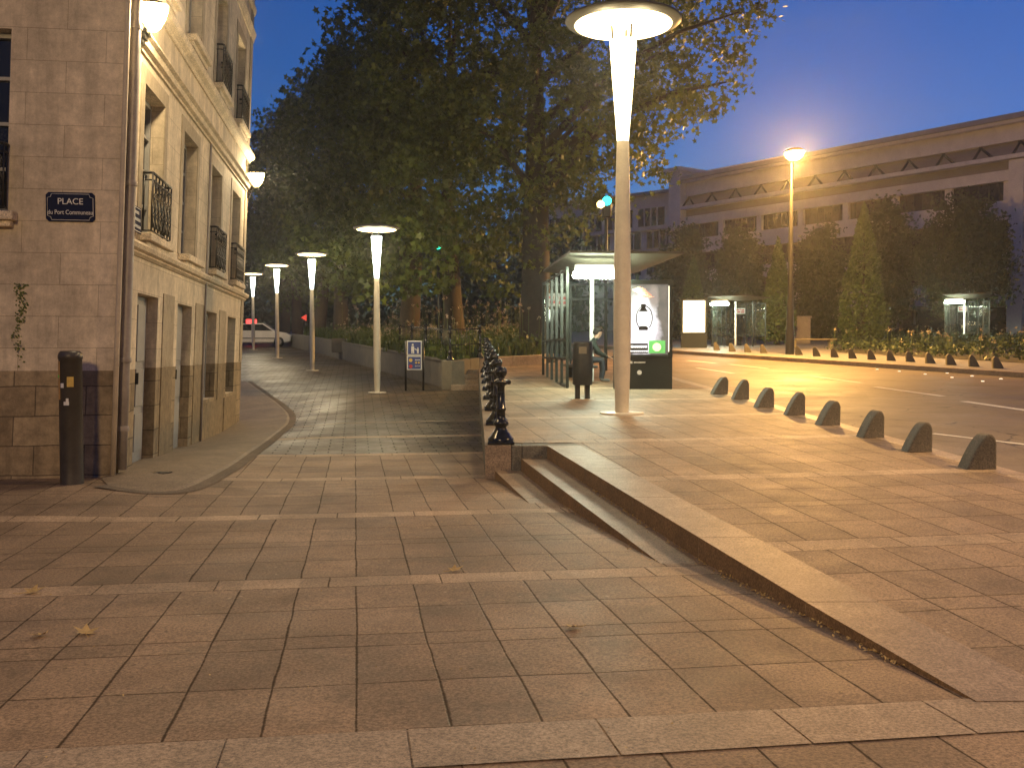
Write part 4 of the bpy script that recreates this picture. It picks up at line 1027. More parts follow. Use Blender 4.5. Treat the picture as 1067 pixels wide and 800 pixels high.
def crown_mesh(blobs, nclump, nleaf, size, shape, rc=.75, shell=.55):
    b = MB(); tot = sum(r[0] * r[1] * r[2] for _, r in blobs); tips = []
    for c, r in blobs:
        c = Vector(c)
        for _ in range(max(3, int(nclump * r[0] * r[1] * r[2] / tot))):
            d = Vector((RL.gauss(0, 1), RL.gauss(0, 1), RL.gauss(0, 1))).normalized(); q = RL.random() ** (1 / 3.0); q = shell + (1 - shell) * q if RL.random() < .75 else q
            q *= 1 + .16 * math.sin(d.x * 5 + c.x) * math.cos(d.z * 4 + c.y) + RL.gauss(0, .05)
            q = min(q, 1.06)
            ctr = c + Vector((d.x * r[0], d.y * r[1], d.z * r[2])) * q; tips.append(ctr); w = rc * RL.uniform(.55, 1.25)
            for _ in range(nleaf):
                leaves(b, ctr + Vector((tri() * w * 1.15, tri() * w * 1.15, tri() * w * .85 - .1 * w)), size, shape)
    return b, tips
def tree(name, loc, H, rt, blobs, nclump, nleaf, size, shape, label, cat, group, lm, bm, rc=.75, limbs=9, crownbase=None):
    t = empty(name, loc, RL.uniform(0, 6) if not label.startswith('huge') else 0, label, cat, group)
    b, tips = crown_mesh(blobs, nclump, nleaf, size, shape, rc); b.build('crown', lm, t)
    cb = crownbase or H * .4; b = MB()
    sw = [RL.gauss(0, .12) for _ in range(4)]
    path = [Vector((0, 0, -.3)), Vector((0, 0, 0)), Vector((sw[0] * .3, sw[1] * .3, cb * .4)), Vector((sw[0], sw[1], cb)), Vector((sw[2], sw[3], H * .72)), Vector((sw[2] * 2, sw[3] * 2, H * .92))]
    b.tube(path, [rt * 1.5, rt * 1.22, rt, rt * .85, rt * .42, rt * .12], 14); b.build('trunk', bm, t)
    b = MB(); RL.shuffle(tips)
    for k in range(min(limbs, len(tips))):
        e = tips[k]; z0 = min(max(cb * .9, e.z - RL.uniform(1, 3)), H * .75); s0 = Vector((sw[0], sw[1], z0)) if z0 < H * .5 else Vector((sw[2], sw[3], z0))
        mid = (s0 + e) / 2 + Vector((RL.gauss(0, .3), RL.gauss(0, .3), .35)); q = s0 * .4 + mid * .6
        b.tube([s0, q, mid * .5 + e * .5 + Vector((0, 0, .2)), e], [rt * .36, rt * .26, rt * .15, .025], 6)
        for _ in range(2):
            e2 = tips[RL.randrange(len(tips))]
            if (e2 - mid).length < 3.2: b.tube([mid, (mid + e2) / 2 + Vector((0, 0, .15)), e2], [rt * .16, rt * .09, .018], 5)
    b.build('limbs', bm, t)
    return t
G1 = 'plane trees in the planter row'
def gz(x, y): return plat(y) + .25
def topl(u, v, Y, dz=0): return at(u, v, Y)
# nearest plane tree, its trunk behind the shelter glass
Y = 33.0; b0 = at(558, 376, Y); base = Vector((b0.x, Y, gz(0, Y)))
def rel(u, v, YY): p = at(u, v, YY); return (p.x - base.x, p.y - base.y, p.z - base.z)
px_ = 1040 / Y
blobs = [(rel(585, 40, 33), (4.6, 4.5, 4.4)), (rel(475, 30, 34), (3.7, 4, 4.2)), (rel(690, 20, 31.5), (2.9, 3, 2.7)), (rel(700, 95, 31), (2.5, 2.6, 1.7)), (rel(560, 150, 32), (4.0, 4.0, 2.7)), (rel(480, 190, 33), (2.7, 3.0, 2.3)), (rel(560, 235, 33), (2.5, 2.6, 1.5)), (rel(640, 160, 31), (1.7, 2, 1.0)),
         (rel(735, 50, 31), (1.1, 1.2, 1.7)), (rel(600, -110, 33), (4.5, 4, 3.2)), (rel(430, 130, 35), (2.2, 2.5, 2.6)), (rel(520, 285, 33.5), (1.6, 1.6, .9))]
tree('plane_tree', base, 13.5, .48, blobs, 640, 56, .125, leafshape('plane'), 'huge plane tree with its trunk behind the glass of the near shelter', 'tree', G1, M['leaf'], M['bark2'], .85, 22, 5.0)
# the row going back along the planter
def plane(u, Y, blobs_px, rt, label, nclump=240, nleaf=26, size=.17, vb=None):
    global base
    p = at(u, 360, Y); base = Vector((p.x, Y, max(gz(p.x, Y), low(p.x, Y)) - .05))
    bl = [(rel(a, c, Y + dy), (ra * Y / 1040, ra * Y / 1040, rb * Y / 1040)) for (a, c, dy, ra, rb) in blobs_px]
    t = empty('plane_tree', base, 0, label, 'tree', G1)
    H = max(q[0][2] for q in bl) + 1.5
    b, tips = crown_mesh(bl, nclump, nleaf, size, leafshape('plane'), .95); b.build('crown', M['leaf'], t)
    b = MB(); sw = RL.gauss(0, .12); b.tube([(0, 0, -.4), (0, 0, 0), (sw, .1, 2.2), (sw * 2, .1, 5), (sw * 2, .1, H * .8)], [rt * 1.5, rt * 1.2, rt, rt * .8, .05], 12); b.build('trunk', M['bark'], t)
    b = MB()
    for k in range(10):
        e = tips[RL.randrange(len(tips))]; s0 = Vector((sw * 2, .1, min(max(3.5, e.z - 2), H * .7))); mid = (s0 + e) / 2 + Vector((0, 0, .4)); b.tube([s0, mid, e], [rt * .35, rt * .2, .03], 6)
    b.build('limbs', M['bark'], t)
plane(475, 38, [(440, 60, 0, 95, 110), (420, 170, 0, 75, 75), (470, 240, 0, 60, 40), (385, 130, 1, 45, 60)], .36, 'plane tree with a straight trunk, first to the left of the huge tree', 330, 30)
plane(425, 40, [(400, 60, 1, 60, 80), (370, 150, 0, 75, 90), (400, 245, 0, 60, 40), (440, 262, -9, 42, 34), (405, 285, -10, 22, 16), (330, 150, 2, 40, 60), (345, 225, 0, 40, 45)], .38, 'plane tree whose thick trunk rises directly behind the pedestrian sign', 330, 30)
plane(355, 52, [(345, 150, 0, 60, 70), (310, 135, 2, 28, 40), (350, 245, 0, 55, 45), (375, 290, -2, 30, 18), (362, 272, -11, 26, 22)], .36, 'plane tree between the first and second lamps of the row', 260, 26, .19)
plane(332, 60, [(310, 170, 0, 45, 55), (300, 240, 0, 45, 40), (335, 290, 0, 30, 22)], .34, 'slim plane tree beside the second lamp of the row', 200, 24, .2)
plane(310, 68, [(285, 170, 0, 28, 50), (285, 245, 0, 32, 40), (310, 290, 0, 25, 22)], .34, 'plane tree between the second and third lamps of the row', 180, 22, .22)
plane(297, 76, [(272, 200, 0, 22, 45), (270, 265, 0, 24, 35), (300, 300, 0, 22, 20)], .34, 'farthest plane tree of the row, above the white car', 160, 22, .24)
# dark wood far behind the bed, reads as one mass
b = MB(); sh4 = leafshape('oval')
for k in range(700):
    u = RL.uniform(235, 620); Yb = RL.uniform(84, 98); c = at(u, RL.uniform(236, 345) - 6 * math.sin(u * .05), Yb)
    for _ in range(26): leaves(b, c + Vector((RL.gauss(0, .9), RL.gauss(0, .9), RL.gauss(0, .7))), .34, sh4)
o = b.build('far_woodland', M['leaf2']); tag(o, 'dark mass of foliage far behind the flower bed', 'woodland', kind='stuff')
# ---- trees before the office building
def roundtree(u, vt, vb, wpx, Y, label, n=330):
    p = at(u, 345, Y); z0 = plat(Y); s = Y / 1040; zt = at(u, vt, Y).z - z0; zb = at(u, vb, Y).z - z0
    h = zt - zb; w = wpx * s / 2
    bl = [((0, 0, zb + h * .5), (w * .86, w * .8, h * .48)), ((w * .35, 0, zb + h * .36), (w * .6, w * .6, h * .34)), ((-w * .38, .3, zb + h * .4), (w * .58, w * .6, h * .36)), ((w * .1, -.2, zb + h * .7), (w * .55, w * .5, h * .3))]
    tree('round_tree', Vector((p.x, Y, z0)), zt, .2, bl, n, 40, .125, leafshape('oval'), label, 'tree', 'dark trees before the office building', M['leaf2'], M['bark2'], .85, 8, max(1.5, zb + .3))
roundtree(712, 232, 348, 52, 62, 'dark round tree at the left end of the office building, beside the tall panel')
roundtree(770, 238, 345, 48, 60, 'dark round tree rising directly above the far shelter across the road')
roundtree(853, 234, 346, 56, 59, 'dark round tree just right of the tall orange street light')
roundtree(925, 206, 342, 58, 60, 'tall dark tree behind the larger cone shaped tree')
roundtree(1004, 204, 326, 98, 56, 'broad dark spreading tree at the right, over the farthest shelter', 480)
roundtree(735, 300, 352, 40, 62, 'small dark tree low behind the white lit poster panel', 70)
def conetree(u, vt, vb, wpx, Y, label):
    p = at(u, 345, Y); z0 = plat(Y); s = Y / 1040; zt = at(u, vt, Y).z - z0; w = wpx * s / 2
    t = empty('cone_tree', (p.x, Y, z0), 0, label, 'tree', 'clipped cone trees'); b = MB(); sh_ = leafshape('oval')
    for k in range(5200):
        f = RL.random() ** .75; z = .25 + (zt - .25) * (1 - f) ; r = w * min(1, (f ** .8) * 1.12) * (1 - .25 * max(0, f - .85) / .15)
        a = RL.uniform(0, 2 * PI); q = (.78 + .25 * RL.random()) * (1 + .08 * math.sin(a * 3 + z * 2) + .06 * math.sin(z * 5 + a)) if RL.random() < .85 else RL.random()
        leaves(b, Vector((r * q * math.cos(a), r * q * math.sin(a), z + RL.gauss(0, .08))), .105, sh_, .2)
    b.build('crown', M['leaf3'], t)
    b = MB(); b.tube([(0, 0, -.2), (0, 0, zt * .5), (0, 0, zt * .9)], [.14, .09, .02], 8); b.build('trunk', M['bark2'], t)
conetree(899, 213, 352, 52, 50, 'larger cone shaped clipped tree standing by the far flower bed')
conetree(810, 250, 353, 38, 51, 'narrow cone shaped clipped tree just left of the tall orange street light')
conetree(722, 268, 353, 32, 57, 'slim dark cone shaped tree behind the white lit poster panel')
# ---- planting: grass and flowers
def inpoly(p, q):
    c = False; j = len(q) - 1
    for i in range(len(q)):
        if (q[i][1] > p[1]) != (q[j][1] > p[1]) and p[0] < (q[j][0] - q[i][0]) * (p[1] - q[i][1]) / (q[j][1] - q[i][1]) + q[i][0]: c = not c
        j = i
    return c
bedp = [(-1.75, 27.9), (-.95, 29.7), (.9, 31.7), (1.2, 36), (1.0, 60), (-12.6, 60), (-9.1, 50)]
def planting(name, poly, n, zf, hmin, hmax, label, xr, yr, wide=.02):
    b = MB(); k = 0
    while k < n:
        y = yr[0] + (yr[1] - yr[0]) * RL.random() ** 1.7; x = RL.uniform(*xr)
        if not inpoly((x, y), poly): continue
        k += 1; h = RL.uniform(hmin, hmax); a = RL.uniform(0, 2 * PI); l = h * RL.uniform(.1, .5); z = zf(y)
        d = Vector((math.cos(a), math.sin(a), 0)); w = Vector((-d.y, d.x, 0)) * wide * RL.uniform(.6, 1.4)
        p = Vector((x, y, z)); m_ = p + d * l * .35 + Vector((0, 0, h * .65)); e = p + d * l + Vector((0, 0, h * RL.uniform(.8, 1)))
        b.face([p - w, p + w, m_ + w * .8, m_ - w * .8]); b.face([m_ - w * .8, m_ + w * .8, e])
    o = b.build(name, M['grass']); tag(o, label, 'grass', kind='stuff'); return o
planting('bed_grass', bedp, 15000, lambda y: plat(y) + .24, .25, .75, 'green grass and leafy plants filling the raised bed', (-14, 1.4), (27.6, 60), .03)
def flowers(name, poly, n, zf, h0, h1, label, xr, yr, mats):
    b = MB(); k = 0
    while k < n:
        y = yr[0] + (yr[1] - yr[0]) * RL.random() ** 1.3; x = RL.uniform(*xr)
        if not inpoly((x, y), poly): continue
        k += 1; h = RL.uniform(h0, h1); z = zf(y); r = RL.uniform(.04, .085)
        b.tube([(x, y, z), (x + RL.gauss(0, .03), y, z + h)], .008, 4, 0)
        c = Vector((x, y, z + h))
        for q in range(9): leaves(b, c + Vector((RL.gauss(0, r * .5), RL.gauss(0, r * .5), RL.gauss(0, r * .5))), r * .7, leafshape('q')); b.m[-1] = 1 + (k % 2)
    o = b.build(name, [M['grass']] + mats); tag(o, label, 'flowers', kind='stuff')
b = MB(); k = 0
while k < 900:
    y = 27.8 + 26 * RL.random() ** 1.6; x = RL.uniform(-9, 1.2)
    if not inpoly((x, y), bedp): continue
    k += 1; h = RL.uniform(.2, .8)
    for _ in range(12): leaves(b, Vector((x + RL.gauss(0, .2), y + RL.gauss(0, .2), plat(y) + .3 + h * RL.random())), .085, leafshape('oval'))
o = b.build('bed_leaves', M['grass']); tag(o, 'low leafy clumps among the grass of the raised bed', 'plants', kind='stuff')
flowers('bed_flowers', bedp, 240, lambda y: plat(y) + .24, .6, 1.9, 'tall pale flower heads standing in the raised bed', (-9, 1.2), (28.2, 55), [M['petal'], M['petal2']])
flowers('low_bed_flowers', bedp, 420, lambda y: plat(y) + .24, .35, .8, 'low cream flowers along the back of the raised bed', (-9, 1.2), (36, 52), [M['petal2'], M['petal2']])
qa = [onplat(u, v) for u, v in ((868, 367), (1075, 379), (1200, 386), (1200, 362), (1040, 352), (930, 350), (868, 352))]
fbp = [(p.x, p.y) for p in qa]
X_ = [p[0] for p in fbp]; Y_ = [p[1] for p in fbp]
b = MB(); b.face([(x, y, plat(y) + .03) for x, y in fbp]); struct(b.build('far_bed_soil', M['earth']))
b = MB(); k = 0; ov = leafshape('oval')
while k < 1150:
    y = RL.uniform(min(Y_), max(Y_)); x = RL.uniform(min(X_), max(X_))
    if not inpoly((x, y), fbp): continue
    k += 1; h = RL.uniform(.15, .75) * (.7 + .3 * math.sin(x * 1.3) * math.cos(y * .9))
    for _ in range(13): leaves(b, Vector((x + RL.gauss(0, .28), y + RL.gauss(0, .28), plat(y) + .05 + h * RL.random() ** .5)), .09, ov)
o = b.build('far_bed_plants', M['grass2']); tag(o, 'dense low green planting beside the far kerb', 'plants', kind='stuff')
flowers('far_bed_flowers', fbp, 160, lambda y: plat(y) + .02, .5, .95, 'scattered pale flowers in the far bed', (min(X_), max(X_)), (min(Y_), max(Y_)), [M['petal'], M['petal2']])
# low hedges along the far side
for (u0, u1, v, h, Yh, lb) in ((690, 742, 360, .8, 60, 'low dark hedge behind the white lit poster panel'), (792, 872, 361, .75, 58, 'low dark hedge behind the tall orange street light')):
    b = MB(); a = at(u0, v, Yh); c = at(u1, v, Yh)
    for k in range(2600):
        f = RL.random(); leaves(b, Vector((a.x + (c.x - a.x) * f, Yh + RL.uniform(0, 1.2), plat(Yh) + RL.random() ** .6 * h * (1 + .15 * math.sin(f * 19)))), .12, sh4)
    o = b.build('hedge', M['leaf2']); tag(o, lb, 'hedge')
# ---- fallen leaves on the paving
fl = None
for (u, v, lb, s_) in ((33, 618, 'curled dry yellow leaf lying highest on the left of the foreground paving', 1.2), (43, 663, 'dry brown leaf on the paving left of its twin', .9), (89, 661, 'dry pale leaf on the foreground paving right of its twin', 1.2), (473, 595, 'dry leaf lying on the pale stone band', 1.0), (598, 655, 'dry leaf in the gutter under the long step', .9)):
    p = onlow(u, v)
    if fl is None:
        b = MB(); n0 = leafshape('plane'); k = len(b.v)
        b.face([(x * .065, y * .065, .006 + .03 * abs(x) ** 1.5 * .6 + .012 * y * y) for x, y in n0]); b.tube([(0, -.012, .008), (.01, -.06, .012), (.015, -.085, .02)], .002, 4); o = fl = b.build('fallen_leaf', M['dryleaf'])
    else: o = fl.copy(); C.objects.link(o)
    o.location = (p.x, p.y, p.z + .004); o.rotation_euler = (.1, .15, RL.uniform(0, 6)); o.scale = (s_, s_, s_); tag(o, lb, 'leaf', 'fallen leaves on the paving')
# dry litter blown against the foot of the long step, crumbs on the paving
b = MB()
for k in range(420):
    y = 4.6 + 5.5 * RL.random() ** 1.2; x = edge(y) - .01 - abs(RL.gauss(0, .035)) - (.32 if plat(y) - .15 > low(edge(y) - .2, y) and RL.random() < .25 else 0)
    z = max(low(x, y), (plat(y) - .15) if x > edge(y) - .32 else -9, (plat(y) - .30) if x > edge(y) - .64 else -9) + .012
    leaves(b, Vector((x, y, z)), .011, leafshape('oval'), 1.5)
o = b.build('leaf_litter', M['dryleaf']); tag(o, 'dry brown litter along the foot of the long granite step', 'litter', kind='stuff')
b = MB()
for k in range(140):
    y = 3.4 + 10 * RL.random() ** 1.4; x = RL.uniform(-.48, .36) * y
    leaves(b, Vector((x, y, low(x, y) + .006 if x < edge(y) - .64 or y < 4.4 else plat(y) + .014)), .008, leafshape('oval'), 3)
o = b.build('paving_crumbs', M['dryleaf']); tag(o, 'scattered dry crumbs on the paving', 'litter', kind='stuff')
# ================================================================== OFFICE BUILDING ACROSS THE ROAD
OA = at(1300, 368, 60 * 1); OA = Vector((30.78, 60)); od = Vector((-.753, 1)).normalized(); on = Vector((-od.y, od.x)) ; on = Vector((-1, -.753)).normalized()
def S_of(u):                               # distance along the facade where a picture column meets it
    k = (u - CX) / F; # X = k*Y ; X = OA.x + od.x*s ; Y = OA.y + od.y*s
    return (k * OA.y - OA.x) / (od.x - k * od.y)
def O(s_, z, out=0): return Vector((OA.x + od.x * s_ + on.x * out, OA.y + od.y * s_ + on.y * out, z))
ob = empty('office_building', (OA.x, OA.y, 2.0), 0, 'long pale concrete office building with dark window bands across the road', 'building')
S0 = -14.0; S1 = S_of(716)
def obox(b, s0, s1, z0, z1, o0, o1, mi=0):
    p = [O(s_, z, o_) for z in (z0, z1) for o_ in (o0, o1) for s_ in (s0, s1)]
    b.poly(p, [(0, 2, 3, 1), (4, 5, 7, 6), (0, 1, 5, 4), (2, 6, 7, 3), (0, 4, 6, 2), (1, 3, 7, 5)], mi)
b = MB(); obox(b, S0, S1, 1.5, 15.1, -14, -1.0); kid(b.build('core', M['concD'], fix=True), ob)
def slab(name, z0, z1, o0, o1, m_=None, s0=S0, s1=None):
    b = MB(); obox(b, s0, s1 or S1, z0, z1, o0, o1); kid(b.build(name, m_ or M['concB'], fix=True), ob)
slab('roof', 15.3, 15.62, -14, .95, M['roofB']); slab('roof', 15.101, 15.3, -13, .8, M['concB'])
slab('fascia', 14.1, 15.1, -1, .25); slab('ledge', 12.96, 13.22, -1, .9); slab('wall_band', 12.4, 12.96, -1, .2, M['concD']); slab('wall_band', 11.75, 12.4, -1, .45)
slab('wall_band', 9.45, 10.6, -1, .3); slab('wall_band', 7.1, 8.05, -1, .3); slab('fascia', 4.4, 5.74, -1, .55)
# dark glazing, one pane band per floor, split into windows between piers
def glaz(z0, z1, n, out, pierw=.35, mull=4):
    L = (S1 - S0) / n
    for k in range(n):
        a = S0 + L * k; c = a + L
        b = MB(); obox(b, a + pierw / 2, c - pierw / 2, z0, z1, -.95, out - .25); w = kid(b.build('window', M['brownwin'], fix=True), ob)
        b = MB(); n2 = 6
        for q in range(1, n2): x = a + (c - a) * q / n2; obox(b, x - .03, x + .03, z0, z1, out - .25, out - .18)
        kid(b.build('glazing_bars', M['darkmetal'], fix=True), w)
        b = MB(); obox(b, a - pierw / 2, a + pierw / 2, z0 - .002, z1 + .002, -.9, out + .02); kid(b.build('pier', M['concB'], fix=True), ob)
glaz(10.6, 11.75, 11, .3, .45); glaz(8.05, 9.45, 7, .25, .3); glaz(5.74, 7.1, 7, .25, .3)
b = MB()
P = [O(S0, 13.22, .55), O(S1, 13.22, .55), O(S1, 14.1, -.1), O(S0, 14.1, -.1)]; b.face(P); P2_ = [O(S0, 13.22, -.3), O(S1, 13.22, -.3)]
kid(b.build('slanted_glazing', mat('reflecting roof glazing', (.27, .235, .2), .4, 0, .3, .35)), ob)
L = (S1 - S0) / 34
for k in range(35):
    b = MB()
    a = S0 + L * k; d = L * (.95 if k % 2 else -.15)
    p0 = O(a, 13.22, .62); p1 = O(min(a + d, S1), 14.1, -.03); b.tube([p0, p1], .085, 4); kid(b.build('slanted_bar', M['darkmetal']), ob)
# ground floor: set back shopfront with columns
n = 9; L = (S1 - S0) / n
for k in range(n + 1):
    b = MB(); obox(b, S0 + L * k - .3, S0 + L * k + .3, 1.6, 4.4, -.5, .1); kid(b.build('column', M['concD'], fix=True), ob)
    if k < n:
        b = MB(); obox(b, S0 + L * k + .4, S0 + L * (k + 1) - .4, 2.0, 4.2, -1.0, -.9); kid(b.build('shopfront', M['brownwin'], fix=True), ob)
b = MB(); sE = S_of(1062); obox(b, sE - .45, sE + .45, 1.6, 12.9, .2, .75); kid(b.build('pier', M['concB'], fix=True), ob)
# stair tower and penthouse at the left end
z1 = at(716, 174, O(S1, 0).y).z; z2 = at(800, 186, O(S1, 0).y - 3).z
b = MB(); obox(b, S1 + .02, S1 + 1.3, 1.5, z1 - .4, -9, .9); kid(b.build('stair_tower', M['concB'], fix=True), ob)
b = MB(); obox(b, S1 + 1.32, S1 + 1.9, 1.5, z1 - .45, -9, -.2); kid(b.build('tower_recess', M['concD'], fix=True), ob)
b = MB(); obox(b, S1 - 8.5, S1 + 1.3, 15.63, z1 - .4, -9, -2.2); obox(b, S1 - 8.7, S1 + 2.1, z1 - .4, z1 - .12, -9.2, 1.0 - 2.9); obox(b, S1 - .2, S1 + 2.2, z1 - .398, z1 - .1, -1.9, 1.2); kid(b.build('penthouse', M['concB'], fix=True), ob)
b = MB(); obox(b, S1 - 2.8, S1 - 2.2, z1 - 1.6, z1 - .9, -2.2, -2.15); kid(b.build('vent', M['concD'], fix=True), ob)
# left wing, farther back
WX = at(708, 300, 84); wd = Vector((-.75, .66)).normalized(); wn = Vector((-.66, -.75)).normalized()
def OW(s_, z, out=0): return Vector((WX.x + wd.x * s_ + wn.x * out, 84 + wd.y * s_ + wn.y * out, z))
wing = empty('office_wing', (WX.x, 84, 2.5), 0, 'lower pale office wing with two window bands behind the tall lamp', 'building')
def wb(name, s0, s1, z0, z1, o0, o1, m_, par=None):
    b = MB(); p = [OW(s_, z, o_) for z in (z0, z1) for o_ in (o0, o1) for s_ in (s0, s1)]
    b.poly(p, [(0, 2, 3, 1), (4, 5, 7, 6), (0, 1, 5, 4), (2, 6, 7, 3), (0, 4, 6, 2), (1, 3, 7, 5)]); return kid(b.build(name, m_, fix=True), par or wing)
def zw(v, Y=84): return at(708, v, Y).z
wb('wall', -.5, 18, 1.5, zw(199), -9, -.3, M['concB']); wb('roof', -.8, 18.3, zw(199), zw(196), -9.5, .35, M['roofB'])
for (va, vb) in ((213, 232), (238, 256), (268, 284)):
    for k in range(5):
        s0 = .8 + 3.3 * k + (0 if va != 213 else .9); w = wb('window', s0, s0 + 2.6, zw(vb), zw(va), -.35, -.18, M['brownwin'])
        for q in (1, 2, 3): wb('mullion', s0 + .65 * q - .05, s0 + .65 * q + .05, zw(vb), zw(va), -.18, -.12, M['concB'], w)
wb('ledge', -.5, 18, zw(236.5), zw(234), -.3, .1, M['concB']); wb('end_frame', -.45, .6, zw(235), zw(207), -.3, -.1, M['brownwin'])
ant = empty('roof_antenna', OW(2.2, zw(196), -3), 0, 'thin television antenna on the roof of the lower office wing', 'antenna')
b = MB(); b.tube([(0, 0, 0), (0, 0, 2.0)], .03, 5); b.tube([(-.8, 0, 1.95), (.9, 0, 1.95)], .02, 4)
for k in range(6): b.tube([(-.7 + .28 * k, -.25, 1.95), (-.7 + .28 * k, .25, 1.95)], .012, 4)
b.build('aerial', M['darkmetal'], ant)
# ================================================================== SMALL FAR THINGS
# white car beyond the corner
p = onlow(268, 361); Yc = 62.0; pc = at(270, 361, Yc); zc = low(pc.x, Yc)
car = empty('parked_car', (pc.x, Yc, zc), .12, 'white hatchback parked across the end of the lower street', 'car')
side = [(-2.0, .35), (-2.02, .75), (-1.9, .95), (-1.55, 1.02), (-1.15, 1.42), (.35, 1.45), (1.05, .98), (1.75, .86), (2.02, .68), (2.02, .35), (1.7, .25), (-1.7, .25)]
b = MB(); b.prism([(x, -.8, z) for x, z in side], (0, 1.6, 0)); b.build('body', M['carw'], car, bevel=.08, fix=True)
b = MB(); b.prism([(x, -.812, z) for x, z in ((-1.45, 1.02), (-1.08, 1.36), (-.35, 1.38), (-.35, 1.0))], (0, .015, 0)); b.prism([(x, -.812, z) for x, z in ((-.25, 1.0), (-.25, 1.38), (.32, 1.38), (.9, .99))], (0, .015, 0)); b.build('side_window', M['pane'], car, fix=True)
for x in (-1.28, 1.28):
    b = MB(); b.lathe([(.0, -.1), (.27, -.1), (.31, -.06), (.31, .06), (.27, .1), (.0, .1)], n=18); w = b.build('wheel', M['rubber'], car); w.location = (x, -.74, .31); w.rotation_euler = (PI / 2, 0, 0)
    b = MB(); b.lathe([(.0, .101), (.17, .105), (.19, .09)], n=14); b.build('rim', M['zinc'], w)
b = MB(); b.box(1.9, 2.03, -.7, -.45, .62, .74); b.build('headlight', M['white'], car)
b = MB(); b.box(-2.04, -1.95, -.75, -.5, .7, .92); b.build('tail_light', M['red'], car)
b = MB(); b.box(-1.3, 1.4, -.815, -.80, .5, .56); b.build('trim_strip', M['darkmetal'], car)
# red lit sign
q = at(262, 339, 66); t = empty('red_sign', (q.x, 66, low(q.x, 66)), 0, 'glowing red sign on a post behind the white car', 'lit sign'); dz = q.z - t.location.z
b = MB(); b.tube([(0, 0, 0), (0, 0, dz)], .05, 6); b.build('post', M['iron'], t)
b = MB(); b.box(-.34, .34, -.08, .08, dz - .4, dz + .4); b.build('panel', M['e_red'], t, bevel=.02)
for (u, v, Yq, r, lb) in ((317, 331, 62, .26, 'small red triangular warning sign by the second plane tree trunk'),):
    q = at(u, v, Yq); t = empty('warning_sign', (q.x, Yq, low(q.x, Yq)), 0, lb, 'traffic sign'); dz = q.z - t.location.z
    b = MB(); b.tube([(0, .03, 0), (0, .03, dz + .2)], .03, 6); b.build('post', M['iron'], t)
    b = MB(); b.prism([(-.2, -.02, dz + .0), (.14, -.02, dz + .2), (.14, -.02, dz - .2)], (0, .03, 0)); b.build('plate', M['e_red2'] if 'e_red2' in M else emit('glowing sign red', (1, .08, .05), .7), t, fix=True)  # the plate's shine is painted in as a weak glow
q = at(277, 340, 72); t = empty('red_light', (q.x, 72, low(q.x, 72)), 0, 'tiny red lamp on a thin post to the right of the red sign', 'signal lamp'); dz = q.z - t.location.z
b = MB(); b.tube([(0, 0, 0), (0, 0, dz)], .04, 6); b.build('post', M['iron'], t)
b = MB(); b.lathe([(.0, -.14), (.12, -.08), (.14, 0), (.12, .08), (.0, .14)], (0, 0, dz), 10); b.build('lens', M['e_red'], t)
# signal masts
def mast(u, v, Yq, em, label, lamp=False, hw=.12):
    q = at(u, v, Yq); zb = plat(Yq) + (.25 if u < 500 else 0); t = empty('signal_mast', (q.x, Yq, zb), 0, label, 'signal mast'); dz = q.z - zb
    b = MB(); b.tube([(.0, .12, -.1), (.0, .12, dz + .05)], .05, 8); b.build('mast', M['darkmetal'], t)
    b = MB(); b.box(-hw, hw, -.1, .1, dz - .45, dz + .16); b.build('signal_box', M['iron'], t, bevel=.03)
    b = MB(); b.lathe([(.0, -.02), (.1, -.015), (.125, .0), (.125, .02)], n=14); o = b.build('lens', em, t); o.location = (0, -.11, dz); o.rotation_euler = (-PI / 2 + PI, 0, 0)
    if lamp:
        b = MB(); b.lathe([(.0, -.12), (.10, -.08), (.12, .02), (.06, .09), (.0, .1)], (-.16, -.05, dz - .08), 12); b.build('lamp_globe', emit('small yellow lamp', (1, .72, .25), 8), t)
mast(456.5, 256, 31, M['e_green'], 'slim mast with a green signal light in front of the dark trees')
mast(632, 210, 28, M['e_cyan'], 'slim mast with a blue green signal and a yellow lamp behind the shelter roof', True)
# thin pale posts standing in the bed
for k, (u, vt, Yq, lb) in enumerate(((543, 308, 40, 'thin pale post standing in the flower bed left of the shelter'), (436, 322, 52, 'thin pale post in the bed above the pedestrian sign'))):
    q = at(u, vt, Yq); zb = plat(Yq) + .2; b = MB(); b.tube([(0, 0, 0), (0, 0, q.z - zb)], .06, 8); b.lathe([(.075, 0), (.08, .03), (.0, .05)], (0, 0, q.z - zb), 8)
    o = b.build('thin_post', M['pale']); o.location = (q.x, Yq, zb); tag(o, lb, 'post')
